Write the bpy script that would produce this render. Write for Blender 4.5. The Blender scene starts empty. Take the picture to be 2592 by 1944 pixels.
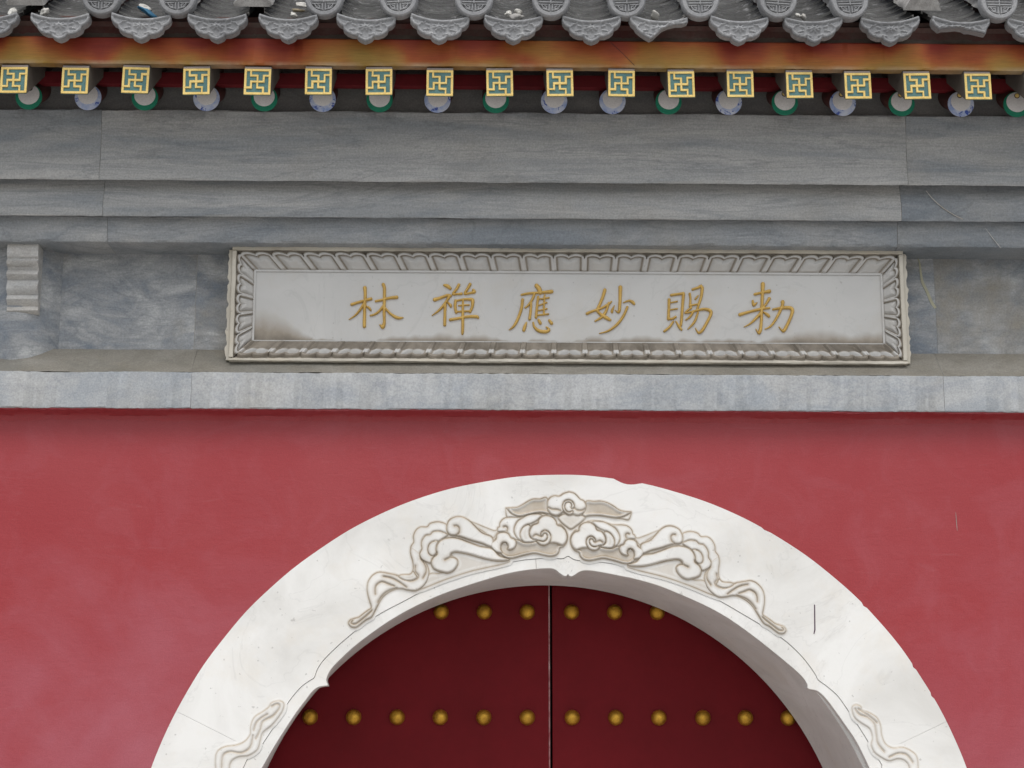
import bpy, bmesh, math, random
import numpy as np
from mathutils import Matrix, Vector
from mathutils.geometry import tessellate_polygon

random.seed(7); np.random.seed(7)
SC = bpy.context.scene
COL = SC.collection

# ------------------------------------------------------------------ camera
F, CX, CY = 4476.0, 1296.0, 972.0              # focal length and centre, in pixels of the 2592 x 1944 photograph
PITCH, YAW, ROLL = math.radians(12.05), math.radians(0.95), math.radians(0.085)
CAM = np.array([0.0, -5.25, 1.6])
_f = np.array([math.sin(YAW)*math.cos(PITCH), math.cos(YAW)*math.cos(PITCH), math.sin(PITCH)])
_r = np.array([math.cos(YAW), -math.sin(YAW), 0.0]); _u = np.cross(_r, _f)
_r, _u = _r*math.cos(ROLL)+_u*math.sin(ROLL), _u*math.cos(ROLL)-_r*math.sin(ROLL)
cd = bpy.data.cameras.new('camera'); cam = bpy.data.objects.new('camera', cd); COL.objects.link(cam)
cd.sensor_width = 36.0; cd.lens = F/2592*36.0; cd.clip_end = 2000; cd.clip_start = 0.05
M4 = Matrix.Identity(4)
for i in range(3):
    M4[i][0], M4[i][1], M4[i][2], M4[i][3] = _r[i], _u[i], -_f[i], CAM[i]
cam.matrix_world = M4
SC.camera = cam

# ------------------------------------------------------------------ light: a hazy, overcast summer day
SUN_EL, SUN_AZ = math.radians(62), math.radians(-10)        # sun high behind the camera, a little to its left
w = bpy.data.worlds.new('World'); SC.world = w; w.use_nodes = True
nt = w.node_tree; bg = nt.nodes['Background']
sky = nt.nodes.new('ShaderNodeTexSky'); sky.sky_type = 'NISHITA'; sky.sun_disc = False
sky.sun_elevation = SUN_EL; sky.sun_rotation = math.radians(180)+SUN_AZ
sky.air_density = 1.0; sky.dust_density = 2.5; sky.ozone_density = 1.0
hs = nt.nodes.new('ShaderNodeHueSaturation'); hs.inputs['Saturation'].default_value = 0.30      # cloud cover takes most of the blue out
nt.links.new(sky.outputs[0], hs.inputs['Color']); nt.links.new(hs.outputs[0], bg.inputs[0]); bg.inputs[1].default_value = 0.12
sl = bpy.data.lights.new('sun', 'SUN'); sun = bpy.data.objects.new('sun', sl); COL.objects.link(sun)
sl.energy = 1.25; sl.angle = math.radians(40); sl.color = (1.0, 0.985, 0.96)
sd = Vector((math.sin(SUN_AZ)*math.cos(SUN_EL), -math.cos(SUN_AZ)*math.cos(SUN_EL), math.sin(SUN_EL)))
sun.rotation_euler = (-sd).to_track_quat('-Z', 'Y').to_euler()
vs = SC.view_settings; vs.view_transform = 'Standard'; vs.look = 'None'; vs.gamma = 1.0; vs.use_curve_mapping = False
vs.exposure = 0.72

# ------------------------------------------------------------------ measuring: where a line of sight meets the plane y = Y
def P(px, py, Y):
    px = np.atleast_1d(np.asarray(px, float)); py = np.atleast_1d(np.asarray(py, float))
    d = _f[None]+((px-CX)/F)[:, None]*_r+((CY-py)/F)[:, None]*_u
    return CAM+d*((Y-CAM[1])/d[:, 1])[:, None]
def X(px, py, Y): return float(P(px, py, Y)[0, 0])
def Z(py, Y, px=1296): return float(P(px, py, Y)[0, 2])
def tr(pts, x0, y0, s): return [(x0+a/s, y0+b/s) for a, b in pts]

# ------------------------------------------------------------------ materials
def mat(name, rough=0.8, spec=0.3, metal=0.0):
    m = bpy.data.materials.new(name); m.use_nodes = True
    b = m.node_tree.nodes['Principled BSDF']
    b.inputs['Roughness'].default_value = rough; b.inputs['Metallic'].default_value = metal
    b.inputs['Specular IOR Level'].default_value = spec
    return m, m.node_tree, b
def nd(t, kind, **kw):
    n = t.nodes.new(kind)
    for k, v in kw.items():
        if k in n.inputs: n.inputs[k].default_value = v
        else: setattr(n, k, v)
    return n
def coords(t, scale=(1, 1, 1), rot=(0, 0, 0), rnd=True):
    tc = nd(t, 'ShaderNodeTexCoord'); mp = nd(t, 'ShaderNodeMapping')
    mp.inputs['Scale'].default_value = scale; mp.inputs['Rotation'].default_value = rot
    if rnd:
        oi = nd(t, 'ShaderNodeObjectInfo'); mu = nd(t, 'ShaderNodeVectorMath', operation='SCALE'); mu.inputs[0].default_value = (17.3, 9.1, 23.7)
        t.links.new(oi.outputs['Random'], mu.inputs['Scale'])
        ad = nd(t, 'ShaderNodeVectorMath', operation='ADD')
        t.links.new(tc.outputs['Object'], ad.inputs[0]); t.links.new(mu.outputs[0], ad.inputs[1])
        t.links.new(ad.outputs[0], mp.inputs[0])
    else: t.links.new(tc.outputs['Object'], mp.inputs[0])
    return mp.outputs[0]
def noise(t, vec, scale, detail=6, rough=0.6, dist=0.0):
    n = nd(t, 'ShaderNodeTexNoise', Scale=scale, Detail=detail, Roughness=rough, Distortion=dist)
    t.links.new(vec, n.inputs['Vector']); return n.outputs['Fac']
def ramp(t, fac, stops):
    r = nd(t, 'ShaderNodeValToRGB'); e = r.color_ramp.elements
    while len(e) < len(stops): e.new(0.5)
    for i, (p, c) in enumerate(stops):
        e[i].position = p; e[i].color = (c, c, c, 1) if isinstance(c, (int, float)) else (*c, 1)
    t.links.new(fac, r.inputs[0]); return r.outputs[0]
def mix(t, fac, a, b, mode='MIX'):
    m = nd(t, 'ShaderNodeMix', data_type='RGBA', blend_type=mode)
    for s, v in ((0, fac), (6, a), (7, b)):
        if isinstance(v, (int, float)): m.inputs[s].default_value = v
        elif isinstance(v, tuple): m.inputs[s].default_value = (*v, 1)
        else: t.links.new(v, m.inputs[s])
    return m.outputs[2]
def mathn(t, op, a, b=0.5):
    m = nd(t, 'ShaderNodeMath', operation=op)
    for s, v in ((0, a), (1, b)):
        if isinstance(v, (int, float)): m.inputs[s].default_value = v
        else: t.links.new(v, m.inputs[s])
    return m.outputs[0]
def bump(t, b, h, strength=0.3, dist=0.004):
    n = nd(t, 'ShaderNodeBump', Strength=strength, Distance=dist)
    t.links.new(h, n.inputs['Height']); t.links.new(n.outputs[0], b.inputs['Normal'])
def veins(t, vec, scale, width, dist=1.0):
    n = noise(t, vec, scale, 5, 0.55, dist)
    return ramp(t, mathn(t, 'ABSOLUTE', mathn(t, 'SUBTRACT', n, 0.5)), [(0.0, 1.0), (width, 0.0)])

def stone(name, dark, mid, light, stretch=(0.4, 1, 2.9), rot=0.0, vein=0.36, blot=1.0, brown=0.35):
    m, t, b = mat(name, 0.72, 0.3)
    v = coords(t, stretch, (0, rot, 0)); v1 = coords(t)
    base = ramp(t, noise(t, v, 2.6*blot, 9, 0.64, 0.9), [(0.34, dark), (0.5, mid), (0.66, light)])
    dk = mix(t, mathn(t, 'MULTIPLY', veins(t, v, 2.2, 0.018, 1.6), vein), base, tuple(c*0.62 for c in dark))
    vf = coords(t, (stretch[0]*1.5, 1, stretch[2]*3.4), (0, rot, 0))
    fine = mathn(t, 'MULTIPLY', veins(t, vf, 4.2, 0.05, 0.9), 0.85*vein)
    dk = mix(t, fine, dk, tuple(c*0.75 for c in dark))
    lt = mix(t, mathn(t, 'MULTIPLY', veins(t, vf, 2.1, 0.012, 1.2), 0.35*vein), dk, tuple(min(1, c*1.5) for c in light))
    vb = coords(t, (stretch[0]*0.7, 1, stretch[2]*1.1), (0, rot, 0))
    lt = mix(t, mathn(t, 'MULTIPLY', ramp(t, noise(t, vb, 3.0, 6, 0.6, 1.2), [(0.5, 0.0), (0.66, 1.0)]), 0.5), lt, (dark[0]*0.74, dark[1]*0.8, dark[2]*0.86))
    lt = mix(t, mathn(t, 'MULTIPLY', ramp(t, noise(t, coords(t, (1.5, 1, 6), (0, rot+0.35, 0)), 7, 6, 0.75, 1.5), [(0.66, 0.0), (0.76, 1.0)]), 0.4), lt, tuple(c*1.3 for c in light))
    st = mathn(t, 'MULTIPLY', ramp(t, noise(t, v1, 3.3, 6, 0.65), [(0.5, 0.0), (0.75, 1.0)]), brown)
    c = mix(t, st, lt, tuple(a*f for a, f in zip(mid, (0.92, 0.83, 0.70))))
    gr = ramp(t, noise(t, v1, 190, 2, 0.6), [(0.3, 0.84), (0.7, 1.12)])
    c = mix(t, 1.0, c, gr, 'MULTIPLY')
    t.links.new(c, b.inputs['Base Color'])
    bump(t, b, noise(t, v1, 55, 8, 0.7), 0.35, 0.003)
    return m
M = {}
M['stone'] = stone('grey stone streaked along its bed', (0.225, 0.24, 0.25), (0.31, 0.312, 0.305), (0.385, 0.38, 0.365))
M['stone_blue'] = stone('bluish grey stone', (0.18, 0.198, 0.214), (0.255, 0.265, 0.27), (0.335, 0.333, 0.322), (0.55, 1, 2.0))
M['stone_panel'] = stone('mottled blue grey stone', (0.15, 0.172, 0.20), (0.25, 0.258, 0.262), (0.38, 0.385, 0.38), (1.0, 1, 1.9), 0.6, 0.3, 2.0, 1.25)
M['stone_pale'] = stone('pale grey stone with blue flecks', (0.31, 0.325, 0.34), (0.365, 0.373, 0.375), (0.405, 0.41, 0.408), (1.2, 1, 1.5), 0.5, 0.15, 3.2, 0.4)
M['ledge'] = stone('stone under settled brown dust', (0.17, 0.157, 0.13), (0.21, 0.197, 0.168), (0.25, 0.237, 0.208), (0.8, 1, 1.6), 0.0, 0.1, 2.2, 0.6)
M['bracket'] = stone('pale carved stone', (0.36, 0.35, 0.33), (0.44, 0.43, 0.41), (0.50, 0.49, 0.47), (0.8, 1, 2), 0.0, 0.2, 3.0, 0.7)
M['frieze_paint'] = stone('dark grey plaster between the rafters', (0.17, 0.165, 0.16), (0.20, 0.195, 0.185), (0.235, 0.23, 0.215), (1, 1, 2), 0, 0.1, 3.0, 0.3)

def marble(name, base, cloud, grime_col, grime_amt=1.0, cream=0.35):
    m, t, b = mat(name, 0.55, 0.35)
    v = coords(t, rnd=False)
    c = mix(t, ramp(t, noise(t, v, 3.2, 7, 0.62, 0.6), [(0.40, 0.0), (0.74, 1.0)]), base, cloud)
    c = mix(t, mathn(t, 'MULTIPLY', ramp(t, noise(t, v, 5.5, 8, 0.7), [(0.5, 0.0), (0.78, 1.0)]), cream), c, tuple(a*f for a, f in zip(base, (0.86, 0.76, 0.62))))
    c = mix(t, mathn(t, 'MULTIPLY', veins(t, v, 3.1, 0.010, 1.5), 0.18), c, tuple(a*0.7 for a in cloud))
    sp = ramp(t, noise(t, v, 75, 2, 0.5), [(0.255, 1.0), (0.28, 0.0)])
    c = mix(t, mathn(t, 'MULTIPLY', sp, 0.4), c, (0.22, 0.2, 0.18))
    at = nd(t, 'ShaderNodeAttribute', attribute_name='grime_and_shade')
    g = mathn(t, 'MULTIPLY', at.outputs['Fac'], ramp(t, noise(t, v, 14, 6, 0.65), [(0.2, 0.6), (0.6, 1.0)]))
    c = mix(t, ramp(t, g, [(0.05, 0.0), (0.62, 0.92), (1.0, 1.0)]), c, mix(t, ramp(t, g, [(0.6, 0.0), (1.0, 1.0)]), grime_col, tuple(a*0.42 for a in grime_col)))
    t.links.new(c, b.inputs['Base Color'])
    bump(t, b, noise(t, v, 70, 6, 0.65), 0.15, 0.002)
    return m
M['marble'] = marble('white marble', (0.725, 0.715, 0.685), (0.56, 0.545, 0.51), (0.36, 0.295, 0.215))
M['plaque'] = marble('grey white marble of the plaque', (0.465, 0.46, 0.442), (0.41, 0.405, 0.39), (0.235, 0.20, 0.155), 1.0, 0.4)
M['plaque_rim'] = marble('cream stained marble edge', (0.50, 0.47, 0.40), (0.40, 0.37, 0.31), (0.24, 0.2, 0.15), 1.0, 0.6)

def wall_red():
    m, t, b = mat('red lime wash', 0.46, 0.32)
    v = coords(t, rnd=False); vs_ = coords(t, (1, 1, 0.55), rnd=False)
    c = mix(t, ramp(t, noise(t, vs_, 1.7, 7, 0.6, 0.4), [(0.35, 0.0), (0.7, 1.0)]), (0.287, 0.030, 0.035), (0.305, 0.045, 0.050))
    c = mix(t, mathn(t, 'MULTIPLY', ramp(t, noise(t, v, 5.2, 8, 0.66, 0.8), [(0.48, 0.0), (0.8, 1.0)]), 0.34), c, (0.36, 0.10, 0.12))
    c = mix(t, mathn(t, 'MULTIPLY', ramp(t, noise(t, coords(t, (0.7, 1, 5), (0, 0.3, 0), rnd=False), 8, 6, 0.7, 1.0), [(0.62, 0.0), (0.78, 1.0)]), 0.16), c, (0.42, 0.2, 0.21))
    # sky sheen painted into the red: paler mauve towards the foot, broken by noise
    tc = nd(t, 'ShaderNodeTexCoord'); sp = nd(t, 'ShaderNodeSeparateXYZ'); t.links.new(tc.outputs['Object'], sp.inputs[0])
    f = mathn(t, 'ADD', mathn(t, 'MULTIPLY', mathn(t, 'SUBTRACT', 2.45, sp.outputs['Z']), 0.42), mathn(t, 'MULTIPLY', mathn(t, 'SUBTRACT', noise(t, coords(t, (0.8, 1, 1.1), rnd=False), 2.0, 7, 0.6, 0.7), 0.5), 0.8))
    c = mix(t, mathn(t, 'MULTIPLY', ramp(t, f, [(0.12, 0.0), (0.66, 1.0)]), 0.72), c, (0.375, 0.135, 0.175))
    t.links.new(mix(t, 1.0, c, ramp(t, noise(t, v, 260, 2, 0.6), [(0.3, 0.88), (0.7, 1.08)]), 'MULTIPLY'), b.inputs['Base Color'])
    t.links.new(ramp(t, noise(t, v, 2.3, 5, 0.6), [(0.3, 0.30), (0.7, 0.46)]), b.inputs['Roughness'])
    h = mathn(t, 'ADD', noise(t, v, 4.5, 4, 0.5), mathn(t, 'ADD', mathn(t, 'MULTIPLY', noise(t, v, 60, 6, 0.7), 0.16), mathn(t, 'MULTIPLY', noise(t, coords(t, (1, 1, 4), (0, 0.25, 0), rnd=False), 16, 5, 0.65, 0.8), 0.14)))
    bump(t, b, h, 0.35, 0.012)
    return m
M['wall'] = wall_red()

def paint(name, col, col2=None, rough=0.6, sc=9, spec=0.3, metal=0.0, grain=0.1, bs=0.2):
    m, t, b = mat(name, rough, spec, metal); v = coords(t)
    col2 = col2 or tuple(c*0.7 for c in col)
    c = mix(t, ramp(t, noise(t, v, sc, 7, 0.65), [(0.35, 0.0), (0.7, 1.0)]), col, col2)
    c = mix(t, 1.0, c, ramp(t, noise(t, v, sc*14, 3, 0.6), [(0.3, 1-grain), (0.7, 1+grain)]), 'MULTIPLY')
    t.links.new(c, b.inputs['Base Color']); bump(t, b, noise(t, v, 90, 6, 0.65), bs, 0.0015)
    return m
M['door'] = paint('dark red door paint', (0.15, 0.0065, 0.0105), (0.12, 0.005, 0.008), 0.55, 3, 0.12, 0, 0.04)
M['door_gap'] = paint('black painted slit darkness', (0.008, 0.007, 0.007), None, 0.9)
M['door_edge'] = paint('flaked pink and white edge', (0.5, 0.33, 0.32), (0.25, 0.03, 0.04), 0.8, 25)
M['stud'] = paint('gilded stud', (0.68, 0.39, 0.05), (0.42, 0.22, 0.03), 0.42, 28, 0.5, 0.8, 0.2, 0.6)
M['gold'] = paint('gold leaf', (0.74, 0.55, 0.19), (0.62, 0.43, 0.12), 0.55, 30, 0.4, 0.0, 0.2)
M['gold_ch'] = paint('gold lettering', (0.53, 0.34, 0.085), (0.41, 0.25, 0.055), 0.5, 24, 0.5, 0.2, 0.12, 0.5)
M['teal'] = paint('grey green paint', (0.09, 0.185, 0.18), (0.065, 0.14, 0.14), 0.7, 22, 0.3, 0, 0.2)
M['rafter'] = paint('weathered grey brown timber', (0.13, 0.11, 0.09), (0.09, 0.08, 0.07), 0.85, 12)
M['rafter_top'] = paint('bare pinkish grey timber', (0.27, 0.23, 0.21), (0.2, 0.17, 0.16), 0.85, 16)
M['red_timber'] = paint('dark red eave paint', (0.16, 0.012, 0.016), (0.11, 0.01, 0.013), 0.6, 5)
M['red_rafter'] = paint('dull red rafter paint', (0.10, 0.03, 0.025), (0.06, 0.03, 0.028), 0.75, 8)
M['white_paint'] = paint('off white paint', (0.66, 0.635, 0.61), (0.58, 0.555, 0.54), 0.75, 20)
M['green'] = paint('emerald green paint', (0.012, 0.20, 0.115), (0.01, 0.165, 0.095), 0.6, 15)
M['pupil'] = paint('dark brown outline', (0.05, 0.03, 0.025), None, 0.7)
M['mortar'] = paint('lumpy lime mortar', (0.40, 0.39, 0.37), (0.2, 0.19, 0.18), 0.95, 18, 0.2, 0, 0.2, 1.0)
M['white_lump'] = paint('white rubble', (0.62, 0.61, 0.57), (0.36, 0.34, 0.31), 0.95, 22, 0.2, 0, 0.2, 1.0)
M['blue_cloth'] = paint('faded blue scrap', (0.035, 0.13, 0.22), (0.02, 0.08, 0.15), 0.8, 30)
M['joint'] = paint('grey tan joint mortar', (0.30, 0.285, 0.255), (0.18, 0.175, 0.165), 0.95, 30, 0.2, 0, 0.25, 0.6)
M['straw'] = paint('dry straw', (0.3, 0.25, 0.17), None, 0.9)
M['tape'] = paint('dried cream smear', (0.34, 0.33, 0.24), (0.28, 0.27, 0.2), 0.85, 30)
M['ink'] = paint('dark violet mark', (0.08, 0.04, 0.07), None, 0.8)
M['paving'] = paint('grey paving', (0.42, 0.41, 0.39), (0.36, 0.35, 0.335), 0.85, 2)

def blue_paint():
    m, t, b = mat('worn blue and white paint', 0.75, 0.3); v = coords(t)
    c = mix(t, ramp(t, noise(t, v, 38, 5, 0.6), [(0.4, 0.0), (0.65, 1.0)]), (0.52, 0.55, 0.63), (0.27, 0.35, 0.58))
    c = mix(t, ramp(t, noise(t, v, 52, 4, 0.6, 1.0), [(0.56, 0.0), (0.63, 1.0)]), c, (0.045, 0.085, 0.34))
    t.links.new(c, b.inputs['Base Color']); return m
M['blue'] = blue_paint()

def fascia_mat():
    m, t, b = mat('red and ochre eave board', 0.62, 0.3); v = coords(t, (1, 1, 1), rnd=False)
    tc = nd(t, 'ShaderNodeTexCoord'); sp = nd(t, 'ShaderNodeSeparateXYZ'); t.links.new(tc.outputs['Generated'], sp.inputs[0])
    n = noise(t, coords(t, (1, 0.2, 1.1), rnd=False), 7.0, 1.5, 0.4, 0.3)
    f = mathn(t, 'ADD', n, mathn(t, 'MULTIPLY', mathn(t, 'SUBTRACT', 0.5, sp.outputs['Z']), 0.34))
    c = ramp(t, f, [(0.26, (0.19, 0.022, 0.011)), (0.42, (0.27, 0.062, 0.015)), (0.56, (0.285, 0.115, 0.022)), (0.74, (0.26, 0.155, 0.032))])
    dust = mathn(t, 'MULTIPLY', ramp(t, sp.outputs['Z'], [(0.0, 1.0), (0.16, 0.0)]), ramp(t, noise(t, v, 12, 5, 0.6), [(0.35, 0.0), (0.65, 0.8)]))
    c = mix(t, dust, c, (0.36, 0.27, 0.17))
    gr = ramp(t, noise(t, coords(t, (4, 1, 60), rnd=False), 6, 5, 0.7), [(0.3, 0.82), (0.7, 1.14)])
    t.links.new(mix(t, 1.0, c, gr, 'MULTIPLY'), b.inputs['Base Color'])
    bump(t, b, gr, 0.15, 0.001)
    return m
M['fascia'] = fascia_mat()
M['edge_board'] = paint('dusty red board under the tiles', (0.11, 0.035, 0.03), (0.13, 0.10, 0.085), 0.85, 8)
M['edge_mortar'] = paint('brown grey mortar strip', (0.13, 0.105, 0.085), (0.10, 0.07, 0.06), 0.9, 8)

def tile_mat(name, a, bcol, white, amt):
    m, t, b = mat(name, 0.78, 0.3); v = coords(t)
    c = mix(t, ramp(t, noise(t, v, 9, 7, 0.65), [(0.35, 0.0), (0.68, 1.0)]), a, bcol)
    c = mix(t, mathn(t, 'MULTIPLY', ramp(t, noise(t, coords(t, (2.2, 0.6, 0.8)), 16, 7, 0.72, 0.6), [(0.56, 0.0), (0.74, 1.0)]), amt), c, white)
    c = mix(t, 1.0, c, ramp(t, noise(t, v, 160, 2, 0.6), [(0.3, 0.85), (0.7, 1.12)]), 'MULTIPLY')
    oi = nd(t, 'ShaderNodeObjectInfo'); c = mix(t, 1.0, c, ramp(t, oi.outputs['Random'], [(0.0, 0.80), (1.0, 1.12)]), 'MULTIPLY')
    c = mix(t, mathn(t, 'MULTIPLY', ramp(t, noise(t, v, 30, 5, 0.7), [(0.60, 0.0), (0.70, 1.0)]), 0.5), c, tuple(q*0.5 for q in a))
    t.links.new(c, b.inputs['Base Color']); bump(t, b, noise(t, v, 60, 8, 0.7), 0.5, 0.003)
    return m
M['tile_end'] = tile_mat('grey fired clay', (0.21, 0.212, 0.218), (0.285, 0.287, 0.29), (0.40, 0.40, 0.39), 0.4)
M['tile_channel'] = tile_mat('dark weathered clay', (0.035, 0.034, 0.033), (0.075, 0.073, 0.07), (0.48, 0.48, 0.48), 0.7)
M['tile_edge'] = tile_mat('worn pale clay edge', (0.36, 0.355, 0.34), (0.50, 0.495, 0.475), (0.62, 0.62, 0.6), 0.6)
M['tile_tube'] = tile_mat('grey streaked clay', (0.14, 0.14, 0.145), (0.21, 0.21, 0.215), (0.55, 0.55, 0.56), 0.85)

# ------------------------------------------------------------------ objects
def empty(name, label, cat, loc=(0, 0, 0), group=None):
    o = bpy.data.objects.new(name, None); COL.objects.link(o); o.location = loc; o.empty_display_size = 0.05
    o['label'] = label; o['category'] = cat
    if group: o['group'] = group
    return o
def tag(o, label, cat, group=None):
    o['label'] = label; o['category'] = cat
    if group: o['group'] = group
    return o
def link(name, me, m=None, parent=None, label=None):
    if m is not None and not me.materials: me.materials.append(m)
    o = bpy.data.objects.new(name, me); COL.objects.link(o)
    if parent is not None: o.parent = parent
    if label: o['label'] = label
    return o
def mesh(verts, faces, m=None, smooth=None, fix=True):
    me = bpy.data.meshes.new('mesh'); me.from_pydata([tuple(map(float, v)) for v in verts], [], faces); me.update()
    if fix:
        bm = bmesh.new(); bm.from_mesh(me); bmesh.ops.recalc_face_normals(bm, faces=bm.faces); bm.to_mesh(me); bm.free()
    if smooth is not None:
        me.polygons.foreach_set('use_smooth', [True]*len(me.polygons)); me.set_sharp_from_angle(angle=math.radians(smooth))
    if m is not None: me.materials.append(m)
    return me
def boxes(bs):
    V, Fc = [], []
    for (x0, y0, z0, x1, y1, z1) in bs:
        k = len(V); V += [(x, y, z) for x in (x0, x1) for y in (y0, y1) for z in (z0, z1)]
        Fc += [[k+a for a in q] for q in ((0, 1, 3, 2), (4, 6, 7, 5), (0, 4, 5, 1), (2, 3, 7, 6), (0, 2, 6, 4), (1, 5, 7, 3))]
    return V, Fc
def wob(seed, amp, wl=0.35):
    r = random.Random(seed); ks = [(2*math.pi/(wl*r.uniform(0.25, 1.6)), r.uniform(0, 6.3), r.uniform(0.3, 1)) for _ in range(7)]
    return lambda x: amp*sum(a*math.sin(k*x+p) for k, p, a in ks)/2.0
def sweep(prof, x0, x1, seed=0, amp=0.0009, step=0.0075):
    """a length of moulding: the (y, z) profile carried along x, its arrises slightly uneven"""
    n = max(2, int((x1-x0)/step)); V, Fc = [], []; k = len(prof)
    wy = [wob(seed*31+j, amp) for j in range(k)]; wz = [wob(seed*57+j+900, amp) for j in range(k)]; fy = [wob(seed*71+j+300, amp*0.5, 0.05) for j in range(k)]; fz = [wob(seed*83+j+500, amp*0.6, 0.04) for j in range(k)]
    for i in range(n+1):
        x = x0+(x1-x0)*i/n
        V += [(x, y+wy[j](x)+fy[j](x), z+wz[j](x)+fz[j](x)) for j, (y, z) in enumerate(prof)]
    for i in range(n):
        for j in range(k):
            a, b = i*k+j, i*k+(j+1) % k; Fc.append([a, b, b+k, a+k])
    Fc += [list(range(k)), list(range(n*k, n*k+k))]
    return V, Fc
def prism(poly, y0, y1, bev=0.0):
    """an outline in the x-z plane given thickness from y0 (front) to y1, its front edge eased by bev"""
    poly = np.array(poly, float); n = len(poly)
    a = 0.5*np.sum(poly[:, 0]*np.roll(poly[:, 1], -1)-np.roll(poly[:, 0], -1)*poly[:, 1])
    if a < 0: poly = poly[::-1]
    rings = []
    if bev > 0:
        d1 = poly-np.roll(poly, 1, 0); d2 = np.roll(poly, -1, 0)-poly
        d1 /= np.linalg.norm(d1, axis=1)[:, None]+1e-12; d2 /= np.linalg.norm(d2, axis=1)[:, None]+1e-12
        nn = np.stack([-(d1+d2)[:, 1], (d1+d2)[:, 0]], 1); nn /= np.linalg.norm(nn, axis=1)[:, None]+1e-12
        rings = [(poly+nn*bev, y0), (poly+nn*bev*0.3, y0+bev*0.3), (poly, y0+bev)]
    else: rings = [(poly, y0)]
    rings.append((poly, y1))
    V, Fc = [], []
    for p, y in rings: V += [(q[0], y, q[1]) for q in p]
    tri = tessellate_polygon([[Vector((q[0], q[1], 0)) for q in rings[0][0]]])
    Fc += [list(t) for t in tri]; L = len(rings)
    Fc += [[(L-1)*n+i for i in t] for t in tri]
    for r in range(L-1):
        for i in range(n):
            j = (i+1) % n; Fc.append([r*n+i, r*n+j, r*n+n+j, r*n+n+i])
    return V, Fc
def lathe(prof, n=24):
    """(radius, y) profile turned about the y axis"""
    V, Fc = [], []; k = len(prof)
    for i in range(n):
        a = 2*math.pi*i/n
        V += [(r*math.cos(a), y, r*math.sin(a)) for r, y in prof]
    for i in range(n):
        for j in range(k-1):
            a, b = i*k+j, ((i+1) % n)*k+j; Fc.append([a, b, b+1, a+1])
    Fc += [[i*k for i in range(n)], [i*k+k-1 for i in range(n)]]
    return V, Fc

def crom(pts, closed=True, sub=5):
    p = np.array(pts, float); n = len(p); out = []
    rng = range(n if closed else n-1)
    for i in rng:
        if closed: a, b, c, d = p[i-1], p[i], p[(i+1) % n], p[(i+2) % n]
        else: a, b, c, d = p[max(i-1, 0)], p[i], p[i+1], p[min(i+2, n-1)]
        for s in range(sub):
            t = s/sub
            out.append(0.5*((2*b)+(c-a)*t+(2*a-5*b+4*c-d)*t*t+(3*b-a-3*c+d)*t**3))
    if not closed: out.append(p[-1])
    return np.array(out)
def seg_dist(Q, A, B, ra=None, rb=None):
    d = B-A; L = max(float(d @ d), 1e-9)
    t = np.clip(((Q-A) @ d)/L, 0, 1)
    dist = np.hypot(Q[:, 0]-A[0]-t*d[0], Q[:, 1]-A[1]-t*d[1])
    return dist if ra is None else dist-(ra+(rb-ra)*t)
def line_dist(Q, pl):
    o = np.full(len(Q), 1e9)
    for i in range(len(pl)-1): o = np.minimum(o, seg_dist(Q, pl[i], pl[i+1]))
    return o
def poly_sd(Q, pl):
    """signed distance, positive inside"""
    n = len(pl); d = np.full(len(Q), 1e9); ins = np.zeros(len(Q), bool)
    for i in range(n):
        A, B = pl[i], pl[(i+1) % n]
        d = np.minimum(d, seg_dist(Q, A, B))
        c = ((A[1] > Q[:, 1]) != (B[1] > Q[:, 1]))
        with np.errstate(divide='ignore', invalid='ignore'):
            xi = (B[0]-A[0])*(Q[:, 1]-A[1])/(B[1]-A[1]+1e-12)+A[0]
        ins ^= c & (Q[:, 0] < xi)
    return np.where(ins, d, -d)
def sstep(x): x = np.clip(x, 0, 1); return x*x*(3-2*x)
def grid_mesh(gx, gy, keep, pos, attr, m):
    ny, nx = keep.shape
    q = keep[:-1, :-1] & keep[1:, :-1] & keep[:-1, 1:] & keep[1:, 1:]
    used = np.zeros_like(keep); used[:-1, :-1] |= q; used[1:, :-1] |= q; used[:-1, 1:] |= q; used[1:, 1:] |= q
    idx = np.full(keep.shape, -1); idx[used] = np.arange(used.sum())
    i, j = np.nonzero(q)
    fc = np.stack([idx[i, j], idx[i+1, j], idx[i+1, j+1], idx[i, j+1]], 1)
    v = pos[used.ravel()]
    me = bpy.data.meshes.new('mesh'); me.vertices.add(len(v)); me.vertices.foreach_set('co', v.ravel().astype(np.float32))
    me.loops.add(fc.size); me.loops.foreach_set('vertex_index', fc.ravel().astype(np.int32))
    me.polygons.add(len(fc)); me.polygons.foreach_set('loop_start', np.arange(0, fc.size, 4, dtype=np.int32))
    me.polygons.foreach_set('use_smooth', np.ones(len(fc), bool)); me.update(calc_edges=True); me.validate()
    if attr is not None:
        a = me.attributes.new('grime_and_shade', 'FLOAT', 'POINT'); a.data.foreach_set('value', attr[used.ravel()].astype(np.float32))
    if m is not None: me.materials.append(m)
    return me

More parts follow.
